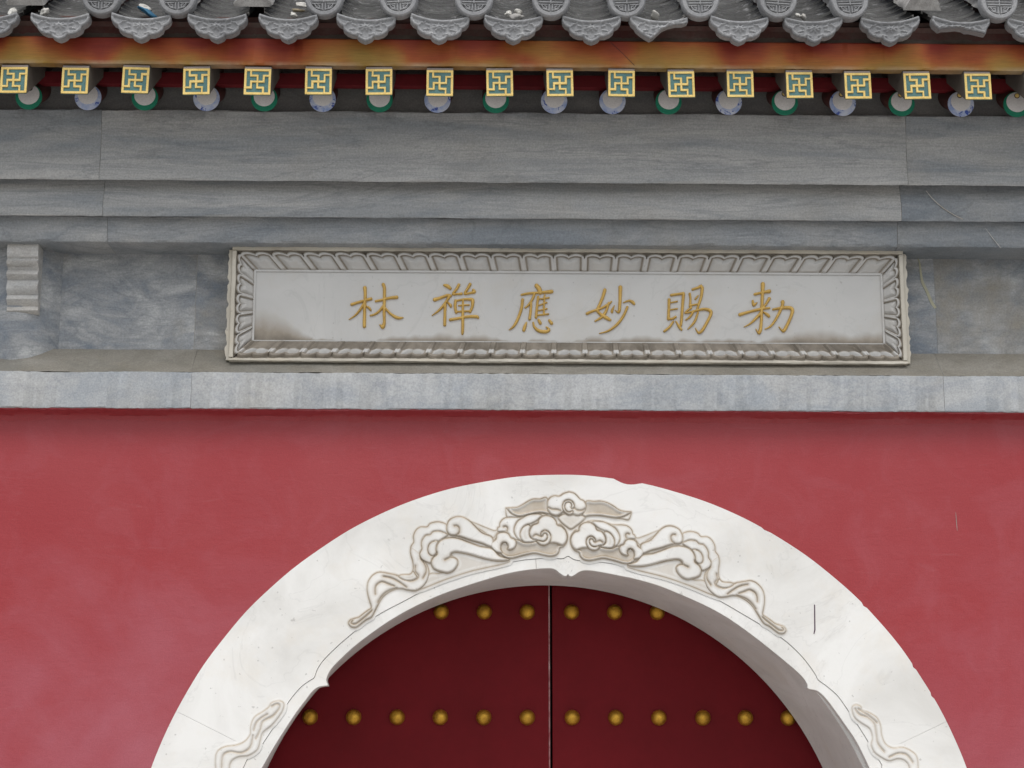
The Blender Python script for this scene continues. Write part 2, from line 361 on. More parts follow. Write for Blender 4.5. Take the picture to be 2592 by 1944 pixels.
def relief(layers, Y, m, step=1.6, skirt=3.0, base=0.001):
    """carving: stacked outlines (photo pixels on the plane y=Y), each domed with eased edges and cut by grooves;
    layers: dict(poly, h, w, lines, gd, gw, smooth)"""
    polys = [crom(L['poly']) for L in layers]
    allp = np.concatenate(polys); x0, y0 = allp.min(0)-13; x1, y1 = allp.max(0)+13
    gx = np.arange(x0, x1, step); gy = np.arange(y0, y1, step); GX, GY = np.meshgrid(gx, gy); Q = np.stack([GX.ravel(), GY.ravel()], 1); skirt = 9.0
    H = np.zeros(len(Q)); G = np.zeros(len(Q)); near = np.full(len(Q), -1e9)
    for L, pl in zip(layers, polys):
        bb = (Q[:, 0] > pl[:, 0].min()-14) & (Q[:, 0] < pl[:, 0].max()+14) & (Q[:, 1] > pl[:, 1].min()-14) & (Q[:, 1] < pl[:, 1].max()+14)
        q = Q[bb]; d = poly_sd(q, pl); w = 0.5*L.get('w', 7.0)
        ins = d > 0; cup = L.get('cup', 0.0)
        prof = L.get('lo', 0.35)+(1-L.get('lo', 0.35))*sstep(d/w)
        h = 0.56*L['h']*prof
        if cup: h = h-cup*sstep((d-w)/(w*2.2))
        hh, gg = H[bb], G[bb]
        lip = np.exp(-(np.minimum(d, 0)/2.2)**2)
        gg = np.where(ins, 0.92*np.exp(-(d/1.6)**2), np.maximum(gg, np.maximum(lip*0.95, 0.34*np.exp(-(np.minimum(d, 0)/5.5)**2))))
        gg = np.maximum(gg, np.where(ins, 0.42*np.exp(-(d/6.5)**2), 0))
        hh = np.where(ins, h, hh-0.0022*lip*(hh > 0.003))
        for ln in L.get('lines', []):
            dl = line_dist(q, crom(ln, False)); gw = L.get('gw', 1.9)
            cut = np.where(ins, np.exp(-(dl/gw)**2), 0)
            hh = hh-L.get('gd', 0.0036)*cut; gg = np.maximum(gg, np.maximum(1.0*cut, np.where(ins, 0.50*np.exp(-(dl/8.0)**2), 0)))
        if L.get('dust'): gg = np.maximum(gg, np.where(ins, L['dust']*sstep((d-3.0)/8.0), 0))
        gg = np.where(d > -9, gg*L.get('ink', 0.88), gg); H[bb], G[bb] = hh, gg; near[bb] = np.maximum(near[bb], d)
    keep = (near > -skirt).reshape(GX.shape)
    H = np.where(near > 0, np.maximum(H, base), base*np.clip(1+near/skirt, 0, 1)*0.8-0.0004*(near < -skirt*0.6))
    pos = P(Q[:, 0], Q[:, 1], Y); pos[:, 1] -= H
    Hg = H.reshape(GX.shape); up = np.gradient(Hg, axis=0)/(step*0.0012)     # faces that look up hold dust
    G = np.clip(G+0.55*np.clip(up.ravel(), 0, 1.2)*(near > 0), 0, 1)
    return grid_mesh(gx, gy, keep, pos, G, m)

# ================================================================== the ground
V, Fc = boxes([(-60, -60, -0.3, 60, 60, 0.0)])
g = link('ground', mesh(V, Fc, M['paving'])); g['kind'] = 'structure'; g['label'] = 'grey stone paving in front of the gate'

# ================================================================== depths of the planes, front to back
Y_FLY, Y_ROUND, Y_T1, Y_T2, Y_T3 = -0.39, -0.22, -0.160, -0.115, -0.075
Y_BAND, Y_FRIEZE, Y_ARCH, Y_DOOR = -0.06, 0.055, -0.010, 0.50
XL, XR = -2.6, 2.9

# ================================================================== red wall
AC = np.array([0.2297, 1.1985]); R_OUT, R_LIP = 1.2425, 0.9584
zb = Z(1037, Y_BAND)
def arc(c, r, a0, a1, n, w=None):
    out = []
    for i in range(n+1):
        a = math.radians(a0+(a1-a0)*i/n); rr = r+(w(a*r) if w else 0)
        out.append((c[0]+rr*math.cos(a), c[1]+rr*math.sin(a)))
    return out
we = wob(5, 0.0010, 0.5)
wallR = R_OUT-0.004
pts = [(XL, 0.0), (XL, zb+0.09), (XR, zb+0.09), (XR, 0.0), (AC[0]+wallR, 0.0)]+arc(AC, wallR, 0, 180, 140, we)+[(AC[0]-wallR, 0.0)]
wall = empty('red_wall', 'red plastered wall around the arched gateway, below the grey stone cornice', 'wall')
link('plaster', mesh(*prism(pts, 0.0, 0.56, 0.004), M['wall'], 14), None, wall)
cp = [(AC[0]+(R_OUT-r_)*math.cos(math.radians(a_)), AC[1]+(R_OUT-r_)*math.sin(math.radians(a_))) for r_, lst in ((0.0, np.linspace(78, 83, 12)), (0.016, np.linspace(83, 78, 12))) for a_ in lst]
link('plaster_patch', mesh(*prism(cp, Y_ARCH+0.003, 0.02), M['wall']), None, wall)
fil = [(0.002, zb-0.030), (-0.006, zb-0.014), (-0.022, zb-0.007), (-0.054, zb-0.0035), (-0.054, zb+0.01), (0.002, zb+0.01)]
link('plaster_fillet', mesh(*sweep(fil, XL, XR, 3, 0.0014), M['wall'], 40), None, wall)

for p_, w_, m_ in (([(2419, 1296), (2421, 1320), (2423, 1344)], 0.0009, 'joint'),):
    c_ = crom(P(*np.array(p_).T, 0.0)[:, [0, 2]], False, 4); t_ = np.gradient(c_, axis=0); t_ /= np.linalg.norm(t_, axis=1)[:, None]; n_ = np.stack([-t_[:, 1], t_[:, 0]], 1)*w_*np.sin(np.linspace(0.3, 2.9, len(c_)))[:, None]
    link('scuff_mark', mesh(*prism(np.r_[c_+n_, (c_-n_)[::-1]], -0.0006, 0.002), M[m_]), None, wall)

# ================================================================== marble arch
arch = empty('arch_surround', 'white marble arch with carved cloud scrolls around the red double door', 'arch', (AC[0], 0, 0))
def ch(o):      # keep world positions under a moved Empty
    o.matrix_parent_inverse = o.parent.matrix_world.inverted() if False else Matrix.Translation(-Vector(o.parent.location)); return o
groove_px = (tr([(2000, 1570), (1900, 1400), (1800, 1240), (1700, 1090), (1640, 1010), (1560, 940), (1490, 888), (1470, 850), (1430, 790), (1350, 690), (1220, 570), (1060, 465), (900, 370), (700, 255), (480, 150), (240, 75)], 1600, 1440, 3.16)
    + tr([(2212, 370), (1850, 285), (1620, 245), (1400, 220), (1220, 210), (1150, 185), (1095, 152), (1040, 180), (980, 188), (870, 172), (650, 190), (450, 210), (190, 260), (0, 310)], 1240, 1380, 5.53)
    + tr([(1700, 50), (1400, 160), (1200, 265), (1000, 370), (850, 470), (700, 590), (560, 720), (500, 790), (465, 850), (445, 905), (400, 935), (340, 980), (260, 1070), (180, 1190), (100, 1330), (0, 1480)], 660, 1440, 3.2917))
lip_px = (tr([(1900, 1593), (1800, 1390), (1700, 1240), (1600, 1100), (1540, 1025), (1480, 975), (1410, 958), (1400, 920), (1350, 850), (1200, 720), (1000, 560), (800, 415), (620, 310), (400, 210), (200, 130), (0, 75)], 1600, 1440, 3.16)
    + tr([(1900, 445), (1600, 385), (1420, 357), (1320, 355), (1250, 375), (1190, 415), (1140, 435), (1110, 425), (1095, 405), (1080, 425), (1050, 432), (1020, 420), (970, 385), (920, 345), (860, 326), (760, 326), (640, 335), (430, 360), (210, 405), (0, 465)], 1240, 1380, 5.53)
    + tr([(1700, 145), (1500, 215), (1290, 310), (1100, 415), (930, 530), (780, 645), (650, 765), (590, 830), (560, 880), (546, 930), (557, 970), (530, 975), (480, 985), (430, 1020), (380, 1085), (300, 1190), (200, 1340), (100, 1500), (10, 1659)], 660, 1440, 3.2917))
def to_xz(px, Y): a = np.array(px); w_ = P(a[:, 0], a[:, 1], Y); return w_[:, [0, 2]]
gro = crom(to_xz(groove_px, Y_ARCH), False, 4); lip = crom(to_xz(lip_px, Y_ARCH), False, 4)
def jamb(c, side, r):           # straight down to the ground below the springing
    z0 = c[:, 1].min()
    return c
def ang(p): return np.degrees(np.arctan2(p[:, 1]-AC[1], p[:, 0]-AC[0]))
def extend(c, r):
    a0, a1 = ang(c[:1])[0], ang(c[-1:])[0]
    s = [(AC[0]+r, 0.0)]+arc(AC, r, 0, a0-1.5, 6); e = arc(AC, r, a1+1.5, 180, 6)+[(AC[0]-r, 0.0)]
    return np.array(s+[tuple(p) for p in c]+e)
gro = extend(gro, float(np.mean(np.hypot(*(gro[[0, -1]]-AC).T)))); lip = extend(lip, float(np.mean(np.hypot(*(lip[[0, -1]]-AC).T))))
wo = wob(11, 0.0006, 0.6)
def outer_r(a):
    r = R_OUT+wo(a*R_OUT)
    for ca, wd, dp in ((math.radians(80.5), 0.030, 0.011), (math.radians(60.3), 0.006, 0.0035), (math.radians(43.5), 0.005, 0.0035), (math.radians(33.0), 0.005, 0.0035), (math.radians(28.5), 0.006, 0.0035)):
        d = abs((a-ca)*R_OUT); r -= dp*max(0, 1-(d/(wd*1.35))**2)
    return r
out_pts = [(AC[0]+R_OUT, 0.0)]+[(AC[0]+outer_r(math.radians(a))*math.cos(math.radians(a)), AC[1]+outer_r(math.radians(a))*math.sin(math.radians(a))) for a in np.linspace(0, 180, 361)]+[(AC[0]-R_OUT, 0.0)]
out_pts = np.array(out_pts)
def pick(c, a0, a1, low, high):
    a = ang(c); k = (a >= a0) & (a <= a1) & (c[:, 1] > 0.01) & (c[:, 1] > AC[1]-0.001)
    s = c[k]; s = s[np.argsort(ang(s))] if False else s
    return s
def ring_piece(outer, inner, a0, a1, gap, close_right=False, close_left=False):
    def inter(c, aa):
        a = ang(c); i = np.argmin(np.abs(a-aa)+100*(c[:, 1] < AC[1]-0.001)); r = np.hypot(*(c[i]-AC)); t = math.radians(aa)
        return (AC[0]+r*math.cos(t), AC[1]+r*math.sin(t))
    ga = math.degrees(gap/1.1)
    o = [tuple(p) for p in pick(outer, a0+ga+0.05, a1-ga-0.05, 0, 0)]; n = [tuple(p) for p in pick(inner, a0+ga+0.3, a1-ga-0.3, 0, 0)]
    if close_right: o = [tuple(outer[0])]+o; n = [tuple(inner[0])]+n
    else: o = [inter(outer, a0+ga)]+o; n = [inter(inner, a0+ga)]+n
    if close_left: o = o+[tuple(outer[-1])]; n = n+[tuple(inner[-1])]
    else: o = o+[inter(outer, a1-ga)]; n = n+[inter(inner, a1-ga)]
    return o+n[::-1]
jr = float(ang(to_xz([(2347, 1850)], Y_ARCH))[0]); jl = float(ang(to_xz([(505, 1830)], Y_ARCH))[0]); jm = float(ang(to_xz([(1357, 1428)], Y_ARCH))[0])
gi = AC+(gro-AC)*(1+0.0005/np.hypot(*(gro-AC).T))[:, None]
for a0, a1, cr, cl in ((0, jr, True, False), (jr, jl, False, False), (jl, 180, False, True)):
    ch(link('arch_stone', mesh(*prism(ring_piece(out_pts, gi, a0 if not cr else -1, a1 if not cl else 181, 0.0002, cr, cl), Y_ARCH, 0.09, 0.0007), M['marble'], 14), None, arch))
lo = AC+(gro-AC)*(1-0.0004/np.hypot(*(gro-AC).T))[:, None]
for a0, a1, cr, cl in ((0, jm, True, False), (jm, 180, False, True)):
    ch(link('arch_lip', mesh(*prism(ring_piece(lo, lip, a0 if not cr else -1, a1 if not cl else 181, 0.0003, cr, cl), Y_ARCH+0.0022, 0.045, 0.0016), M['marble'], 14), None, arch))
# the vault behind the lip
V, Fc = [], []; n = 96; SB = np.array([0.204, 1.199])
prs = [(0.03, AC, 0.968), (0.12, AC*0.82+SB*0.18, 0.9665), (0.47, SB, 0.9575), (0.47, SB, 1.10), (0.03, AC, 1.10)]
angs = [-1]+list(np.linspace(0, 180, n+1))+[181]
for a in angs:
    for y, c, r in prs:
        if a < 0: V.append((c[0]+r, y, 0))
        elif a > 180: V.append((c[0]-r, y, 0))
        else: V.append((c[0]+r*math.cos(math.radians(a)), y, c[1]+r*math.sin(math.radians(a))))
k = len(prs)
for i in range(len(angs)-1):
    for j in range(k): a, b = i*k+j, i*k+(j+1) % k; Fc.append([a, b, b+k, a+k])
ch(link('vault_soffit', mesh(V, Fc, M['marble'], 40), None, arch))

# ------------------------------------------------------------------ carvings on the arch
A = lambda p: tr(p, 860, 1180, 3.607)
D = lambda p: tr(p, 1100, 1220, 6.144)
E5 = lambda p: tr(p, 1420, 1220, 6.144)
src = A([(1030, 550), (920, 968), (85, 1430), (340, 965), (1880, 640), (1500, 720)])
dst = tr([(1040, 640), (1200, 1085), (2040, 1480), (1780, 1020), (280, 670), (640, 770)], 1420, 1180, 3.607)
MA = np.linalg.lstsq(np.c_[np.array(src), np.ones(6)], np.array(dst), rcond=None)[0]
def mir(p): q = np.c_[np.array(p), np.ones(len(p))] @ MA; return [tuple(r) for r in q]
def L(poly, h, w=7.0, lines=(), **kw): return dict(poly=poly, h=h, w=w, lines=list(lines), **kw)
def flip(Ls):
    return [dict(l, poly=mir(l['poly']), lines=[mir(x) for x in l['lines']]) for l in Ls]
cloud = [
    L(D([(990, 775), (978, 735), (985, 705), (1010, 690), (1015, 640), (1045, 590), (1100, 555), (1180, 545), (1330, 545), (1480, 500), (1600, 490), (1700, 495), (1760, 520), (1700, 560), (1600, 640), (1480, 700), (1360, 900), (1200, 880), (1100, 790)]), 0.010, 5, [D([(1070, 695), (1105, 688), (1135, 715), (1125, 765)])]),
    L(D([(1235, 760), (1245, 690), (1290, 610), (1370, 555), (1480, 505), (1640, 500), (1660, 540), (1580, 610), (1500, 650), (1420, 680), (1350, 770), (1345, 850), (1370, 920), (1300, 890), (1255, 830)]), 0.012, 5),
    L(D([(1330, 830), (1340, 760), (1390, 690), (1460, 665), (1490, 700), (1470, 780), (1490, 860), (1590, 915), (1500, 940), (1400, 940), (1350, 895)]), 0.013, 5, dust=0.35),
    L(D([(870, 1000), (885, 940), (930, 905), (960, 870), (1100, 930), (1280, 900), (1400, 945), (1560, 930), (1700, 850), (1920, 660), (2005, 700), (2055, 775), (2072, 860), (2050, 950), (2005, 1005), (1945, 1030), (1932, 1090), (1885, 1140), (1800, 1158), (1700, 1142), (1560, 1112), (1440, 1130), (1330, 1157), (1230, 1185), (1140, 1187), (1070, 1157), (1020, 1112), (960, 1102), (900, 1062)]), 0.014, 6, cup=0.007, dust=0.62),
    L(D([(870, 1000), (880, 940), (925, 908), (955, 880), (965, 820), (1010, 785), (1090, 778), (1150, 805), (1190, 865), (1245, 890), (1272, 950), (1252, 1020), (1190, 1058), (1125, 1052), (1140, 1000), (1112, 955), (1066, 952), (1035, 995), (1040, 1050), (1050, 1105), (1000, 1108), (930, 1080)]), 0.016, 7, [D([(1125, 1050), (1140, 1000), (1110, 948), (1062, 946), (1034, 985), (1032, 1045)])]),
    L(D([(1475, 800), (1485, 730), (1525, 668), (1600, 640), (1620, 580), (1680, 530), (1760, 520), (1840, 550), (1890, 605), (1910, 665), (1975, 690), (2035, 750), (2062, 840), (2050, 930), (1990, 990), (1890, 960), (1790, 955), (1720, 992), (1650, 985), (1600, 950), (1585, 910), (1530, 895), (1490, 850)]), 0.018, 7, [D([(1530, 850), (1570, 822), (1620, 835), (1655, 850)])]),
    L(D([(1588, 912), (1610, 955), (1660, 986), (1720, 988), (1775, 958), (1806, 900), (1804, 832), (1770, 777), (1712, 754), (1664, 780), (1646, 825), (1676, 850), (1692, 812), (1727, 804), (1752, 842), (1738, 896), (1692, 926), (1638, 918)]), 0.0205, 5),
]
crown = [
    L(D([(1925, 545), (1960, 620), (2040, 690), (2120, 735), (2200, 690), (2290, 620), (2340, 545), (2200, 500), (2050, 490)]), 0.008, 6, dust=0.3),
    L(D([(1110, 405), (1122, 540), (1180, 547), (1300, 545), (1220, 505), (1160, 455)]), 0.006, 4),
    L(D([(1110, 403), (1200, 398), (1290, 388), (1370, 348), (1460, 293), (1540, 262), (1640, 262), (1750, 250), (1800, 480), (1740, 492), (1660, 478), (1560, 487), (1450, 512), (1330, 538), (1240, 517), (1180, 478), (1135, 425)]), 0.013, 6, cup=0.005, dust=0.66),
    L(E5([(1092, 466), (1080, 530), (1045, 590), (960, 575), (850, 560), (930, 545), (1030, 510)]), 0.006, 4),
    L(E5([(380, 305), (520, 300), (620, 295), (720, 320), (820, 375), (900, 430), (1000, 458), (1092, 464), (1030, 510), (950, 545), (850, 560), (740, 545), (600, 525), (440, 527), (370, 540), (330, 480)]), 0.013, 6, cup=0.005, dust=0.66),
    L(D([(1750, 350), (1757, 290), (1800, 235), (1870, 210), (1940, 215), (2000, 178), (2070, 155)])+E5([(125, 150), (190, 165), (240, 200), (300, 265), (350, 285), (385, 340), (390, 400), (360, 470), (310, 512), (250, 525), (195, 512), (150, 512), (100, 510), (40, 470)])+D([(1985, 480), (1935, 518), (1880, 530), (1805, 503), (1758, 435)]), 0.017, 7, [D([(1770, 400), (1830, 425), (1900, 430), (1960, 450)]), E5([(200, 400), (250, 440), (320, 445), (370, 420)])]),
    L(D([(1985, 385), (2012, 308), (2080, 280), (2140, 306), (2174, 370), (2150, 422), (2118, 402), (2130, 360), (2095, 322), (2045, 332), (2022, 388), (2048, 450), (2095, 472), (2142, 450), (2152, 492), (2110, 514), (2060, 502), (2006, 455)]), 0.0195, 5),
]
scroll = [
    L(A([(690, 1125), (760, 1040), (830, 980), (930, 975), (1080, 900), (1020, 800), (1130, 797), (1300, 842), (1540, 862), (1480, 895), (1200, 958), (950, 1040), (770, 1112)]), 0.0022, 4, dust=0.34),
    L(A([(1180, 500), (1240, 550), (1320, 600), (1395, 655), (1440, 600), (1450, 560), (1420, 590), (1330, 560)]), 0.0016, 4, dust=0.2),
    L(A([(978, 540), (930, 512), (880, 507), (825, 522), (795, 552), (735, 553), (692, 588), (672, 640), (675, 690), (650, 735), (648, 800), (690, 795), (745, 840), (820, 890), (840, 870), (880, 790), (900, 700), (985, 640)]), 0.010, 5),
    L(A([(985, 630), (950, 605), (900, 592), (850, 600), (825, 625), (785, 632), (755, 670), (745, 710), (750, 755), (730, 800), (750, 850), (820, 885), (850, 860), (880, 790), (930, 680)]), 0.012, 4),
    L(A([(900, 690), (860, 685), (820, 710), (805, 755), (815, 800), (850, 820), (880, 795), (885, 740)]), 0.013, 4),
    L(A([(1395, 650), (1300, 605), (1235, 545), (1180, 492), (1120, 462), (1060, 460), (1002, 488), (978, 540), (980, 595), (1005, 628), (1055, 636), (1110, 648), (1200, 680), (1300, 708), (1392, 738)]), 0.014, 7, [A([(1055, 636), (1085, 612), (1093, 570), (1072, 545), (1045, 545)])]),
    L(A([(1392, 752), (1280, 728), (1180, 692), (1080, 656), (1000, 650), (930, 670), (890, 712), (880, 765), (888, 800), (850, 835), (835, 885), (855, 935), (905, 962), (932, 968), (985, 978), (1040, 955), (1075, 905), (1078, 860), (1052, 835), (1015, 825), (1020, 800), (1060, 787), (1130, 797), (1200, 812), (1300, 842), (1400, 864), (1500, 868), (1550, 850), (1460, 815)]), 0.016, 8, [A([(1030, 812), (1000, 835), (960, 855)])]),
]
ribbon = [
    L(A([(655, 740), (648, 800), (665, 865), (672, 920), (665, 955), (640, 982), (560, 997), (490, 985), (420, 972), (360, 965), (305, 990), (262, 1045), (250, 1110), (258, 1180), (275, 1240), (288, 1290), (255, 1315), (215, 1345), (175, 1375), (130, 1388), (95, 1402), (80, 1435), (105, 1468), (150, 1472), (190, 1445), (240, 1405), (290, 1378), (325, 1315), (348, 1270), (370, 1230), (400, 1190), (450, 1150), (520, 1122), (570, 1120), (620, 1132), (700, 1137), (770, 1090), (805, 1030), (815, 960), (790, 890), (740, 840), (725, 785)]), 0.011, 6,
      [A([(325, 1165), (325, 1110), (345, 1075), (390, 1055), (445, 1075), (500, 1095)]), A([(400, 1005), (470, 1020), (540, 1055), (610, 1105)]), A([(690, 910), (690, 960), (720, 1000), (700, 1030), (640, 1045), (570, 1010), (520, 995)]), A([(350, 1240), (385, 1185), (440, 1140), (520, 1112)]), A([(120, 1405), (105, 1432), (145, 1440), (200, 1400), (260, 1350), (295, 1315)]), A([(740, 845), (780, 900), (790, 960), (760, 1020)])]),
    L(A([(560, 990), (640, 985), (668, 960), (690, 985), (705, 1020), (650, 1045), (590, 1040), (540, 1010)]), 0.0085, 5, dust=0.6),
]
tail_l = [L(tr([(900, 755), (935, 772), (930, 820), (900, 870), (850, 930), (790, 980), (770, 1040), (750, 1100), (690, 1140), (620, 1150), (570, 1180), (555, 1240), (575, 1330), (500, 1350), (462, 1240), (458, 1150), (480, 1100), (530, 1075), (600, 1065), (660, 1040), (700, 990), (705, 930), (730, 870), (790, 830), (830, 800), (850, 770)], 380, 1500, 2.765), 0.0065, 6,
    [tr(q, 380, 1500, 2.765) for q in ([(850, 795), (890, 778), (908, 800), (860, 860), (790, 900), (770, 960), (740, 1020)], [(500, 1230), (510, 1140), (560, 1112), (640, 1120), (700, 1080), (720, 1000)], [(820, 850), (750, 900), (725, 960)])], ink=0.55)]
tail_r = [L(tr([(820, 930), (850, 905), (890, 920), (900, 950), (960, 970), (1020, 1010), (1050, 1070), (1060, 1150), (1090, 1220), (1150, 1255), (1230, 1250), (1300, 1280), (1345, 1330), (1355, 1430), (1345, 1520), (1280, 1510), (1285, 1419), (1250, 1362), (1190, 1345), (1120, 1362), (1050, 1330), (1000, 1290), (975, 1230), (985, 1170), (960, 1100), (900, 1060), (840, 1010)], 1900, 1500, 3.197), 0.0065, 6,
    [tr(q, 1900, 1500, 3.197) for q in ([(845, 940), (880, 985), (950, 1010), (1000, 1060), (1015, 1140), (1030, 1220), (1080, 1285)], [(1120, 1330), (1190, 1300), (1260, 1310), (1310, 1370)], [(870, 940), (940, 985), (1020, 1050)])], ink=0.55)]
for nm, ls in (('ribbon_carving', ribbon), ('ribbon_carving', flip(ribbon)), ('ribbon_carving', tail_l), ('ribbon_carving', tail_r), ('scroll_carving', scroll), ('scroll_carving', flip(scroll)), ('cloud_carving', cloud), ('cloud_carving', flip(cloud)), ('crown_carving', crown)):
    ch(link(nm, relief(ls, Y_ARCH-0.0001, M['marble']), None, arch))
mk = P([2060.5, 2063, 2064, 2061, 2059, 2061], [1530, 1531, 1595, 1605, 1604, 1594], Y_ARCH)
ch(link('scratch_mark', mesh(*prism(mk[:, [0, 2]], Y_ARCH-0.0012, Y_ARCH+0.001), M['ink']), None, arch))

# ================================================================== door leaves
seam = X(1393, 1700, Y_DOOR); c0 = SB[0]
def door(name, x0, x1, label):
    d = empty(name, label, 'door', ((x0+x1)/2, Y_DOOR, 0)); px = (x0+x1)/2
    return d
dl = empty('door_leaf', 'left leaf of the dark red double door with gold studs', 'door', (seam-0.55, Y_DOOR, 0), 'leaves of the red double door')
dr = empty('door_leaf', 'right leaf of the dark red double door with gold studs', 'door', (seam+0.55, Y_DOOR, 0), 'leaves of the red double door')
for d, x0, x1 in ((dl, seam-1.05, seam-0.0050), (dr, seam+0.0062, seam+1.1)):
    ch2 = link('door_panel', mesh(*prism([(x0, 0.02), (x1, 0.02), (x1, 2.35), (x0, 2.35)], Y_DOOR, Y_DOOR+0.06, 0.003), M['door'], 14), None, d)
    ch2.matrix_parent_inverse = Matrix.Translation(-Vector(d.location))
V, Fc = boxes([(seam-0.0054, Y_DOOR-0.0006, 0.03, seam-0.0012, Y_DOOR+0.05, 2.17)])
o = link('edge_strip', mesh(V, Fc, M['door_edge']), None, dl); o.matrix_parent_inverse = Matrix.Translation(-Vector(dl.location))
V, Fc = boxes([(seam-1.3, Y_DOOR+0.065, 0, seam+1.4, Y_DOOR+0.10, 2.4)])  # sheet added behind the leaves, painted black as the darkness of the slit
tag(link('door_backing', mesh(V, Fc, M['door_gap'])), 'black sheet standing in for the darkness in the slit between the two door leaves', 'dark backing sheet')
sr = 0.0245
sm = mesh(*lathe([(sr*1.02, 0.0), (sr*1.015, -0.003), (sr, -0.007), (sr*0.95, -0.013), (sr*0.82, -0.019), (sr*0.6, -0.025), (sr*0.32, -0.0285), (sr*0.08, -0.0295)], 28), M['stud'], 60)
cols = [670, 764, 858, 951, 1045, 1139, 1236, 1330, 1423, 1518, 1610, 1702]
z1, z2 = Z(1549, Y_DOOR), Z(1816, Y_DOOR); dz = z1-z2
for zz in (z1, z2, z2-dz, z2-2*dz):
    for cx in cols:
        x = X(cx*1.17179, 1816, Y_DOOR); d = dl if x < seam else dr
        if zz == z1 and math.hypot(x-c0, zz-SB[1]) > 1.04: continue
        o = link('stud', sm, None, d); o.location = (x-d.location.x, -0.0004, zz)
        o.rotation_euler = (random.uniform(-.08, .08), random.uniform(0, 6), random.uniform(-.08, .08))

# ================================================================== stone band and ledge over the wall
zt = Z(946, Y_BAND); zf = Z(890, Y_FRIEZE)
band = empty('stone_band', 'pale grey stone band with dusty sloping top, just above the red wall', 'stone band', (0, Y_BAND, zb))
def put(par, name, V, Fc, m, sm_=30, label=None):
    o = link(name, mesh(V, Fc, m, sm_), None, par, label); o.matrix_parent_inverse = Matrix.Translation(-Vector(par.location)); return o
def blocks(par, name, prof, px_joints, py, Y, m, seed, gap=0.0012):
    xs = [XL]+[X(p, py, Y) for p in px_joints]+[XR]
    for i in range(len(xs)-1):
        put(par, name, *sweep(prof, xs[i]+gap/2, xs[i+1]-gap/2, seed+i), m if not isinstance(m, (list, tuple)) else m[i % len(m)])
    ym = min(y for y, z in prof); inner = [(y+0.0014 if y < 0.15 else y, z+(0.001 if z < np.mean([q[1] for q in prof]) else -0.001)) for y, z in prof]
    for x in xs[1:-1]: put(par, 'mortar_joint', *sweep(inner, x-gap*0.8, x+gap*0.8, seed+40, 0.0004, 0.001), M['joint'])
blocks(band, 'band_stone', [(Y_BAND+0.001, zb), (Y_BAND-0.001, zb+0.003), (Y_BAND, zt-0.003), (Y_BAND+0.0025, zt), (0.2, zt), (0.2, zb)], (484, 2389), 990, Y_BAND, M['stone_pale'], 20)
blocks(band, 'ledge_stone', [(Y_BAND+0.003, zt+0.0005), (Y_FRIEZE-0.012, zf-0.003), (Y_FRIEZE+0.01, zf+0.004), (0.2, zf), (0.2, zt+0.0005)], (484, 2389), 920, Y_BAND, M['ledge'], 30)

# ================================================================== frieze and cornice
z3, z2c, z1c, z0c = Z(619, Y_T3), Z(553, Y_T2), Z(462, Y_T1), Z(285, Y_T1-0.008)
fr = empty('stone_frieze', 'mottled blue grey stone slabs on both sides of the inscribed plaque', 'stone frieze', (0, Y_FRIEZE, zf))
blocks(fr, 'frieze_stone', [(Y_FRIEZE, zf-0.01), (Y_FRIEZE, z3+0.03), (0.2, z3+0.03), (0.2, zf-0.01)], (152, 496, 2367), 750, Y_FRIEZE, M['stone_panel'], 40, 0.0014)
cor = empty('stone_cornice', 'three stepped courses of streaked grey stone under the rafters', 'cornice', (0, Y_T3, z3))
e = 0.004
p3 = [(0.2, z3), (Y_T3+0.012, z3), (Y_T3+0.004, z3+0.002), (Y_T3, z3+0.008), (Y_T3-0.003, z3+0.03), (Y_T3-0.006, z2c-0.015), (Y_T3-0.008, z2c+0.0075), (0.2, z2c+0.0075)]
p2 = [(0.2, z2c+0.008), (Y_T2+0.013, z2c+0.008), (Y_T2+0.007, z2c+0.0015), (Y_T2+0.002, z2c+0.001), (Y_T2-0.001, z2c+0.008), (Y_T2-0.004, z2c+0.04), (Y_T2+0.004, z1c-0.02), (Y_T2+0.012, z1c+0.0255), (0.2, z1c+0.0255)]
h1 = z0c-z1c
p1 = [(0.2, z1c+0.026), (Y_T1+0.016, z1c+0.026), (Y_T1+0.009, z1c+0.003), (Y_T1+0.002, z1c+0.001), (Y_T1-0.001, z1c+0.007), (Y_T1-0.002, z1c+0.02), (Y_T1+0.003, z1c+h1*0.28), (Y_T1+0.004, z1c+h1*0.45), (Y_T1+0.001, z1c+h1*0.65), (Y_T1-0.004, z1c+h1*0.85), (Y_T1-0.008, z0c-0.004), (Y_T1-0.006, z0c), (0.2, z0c)]
blocks(cor, 'cornice_stone', p3, (272, 2271), 590, Y_T3, (M['stone_blue'], M['stone_blue']), 50, 0.0014)
blocks(cor, 'cornice_stone', p2, (262, 2280), 500, Y_T2, (M['stone'], M['stone'], M['stone_blue']), 60, 0.0014)
blocks(cor, 'cornice_stone', p1, (255, 2294), 370, Y_T1, (M['stone'], M['stone']), 70, 0.0014)
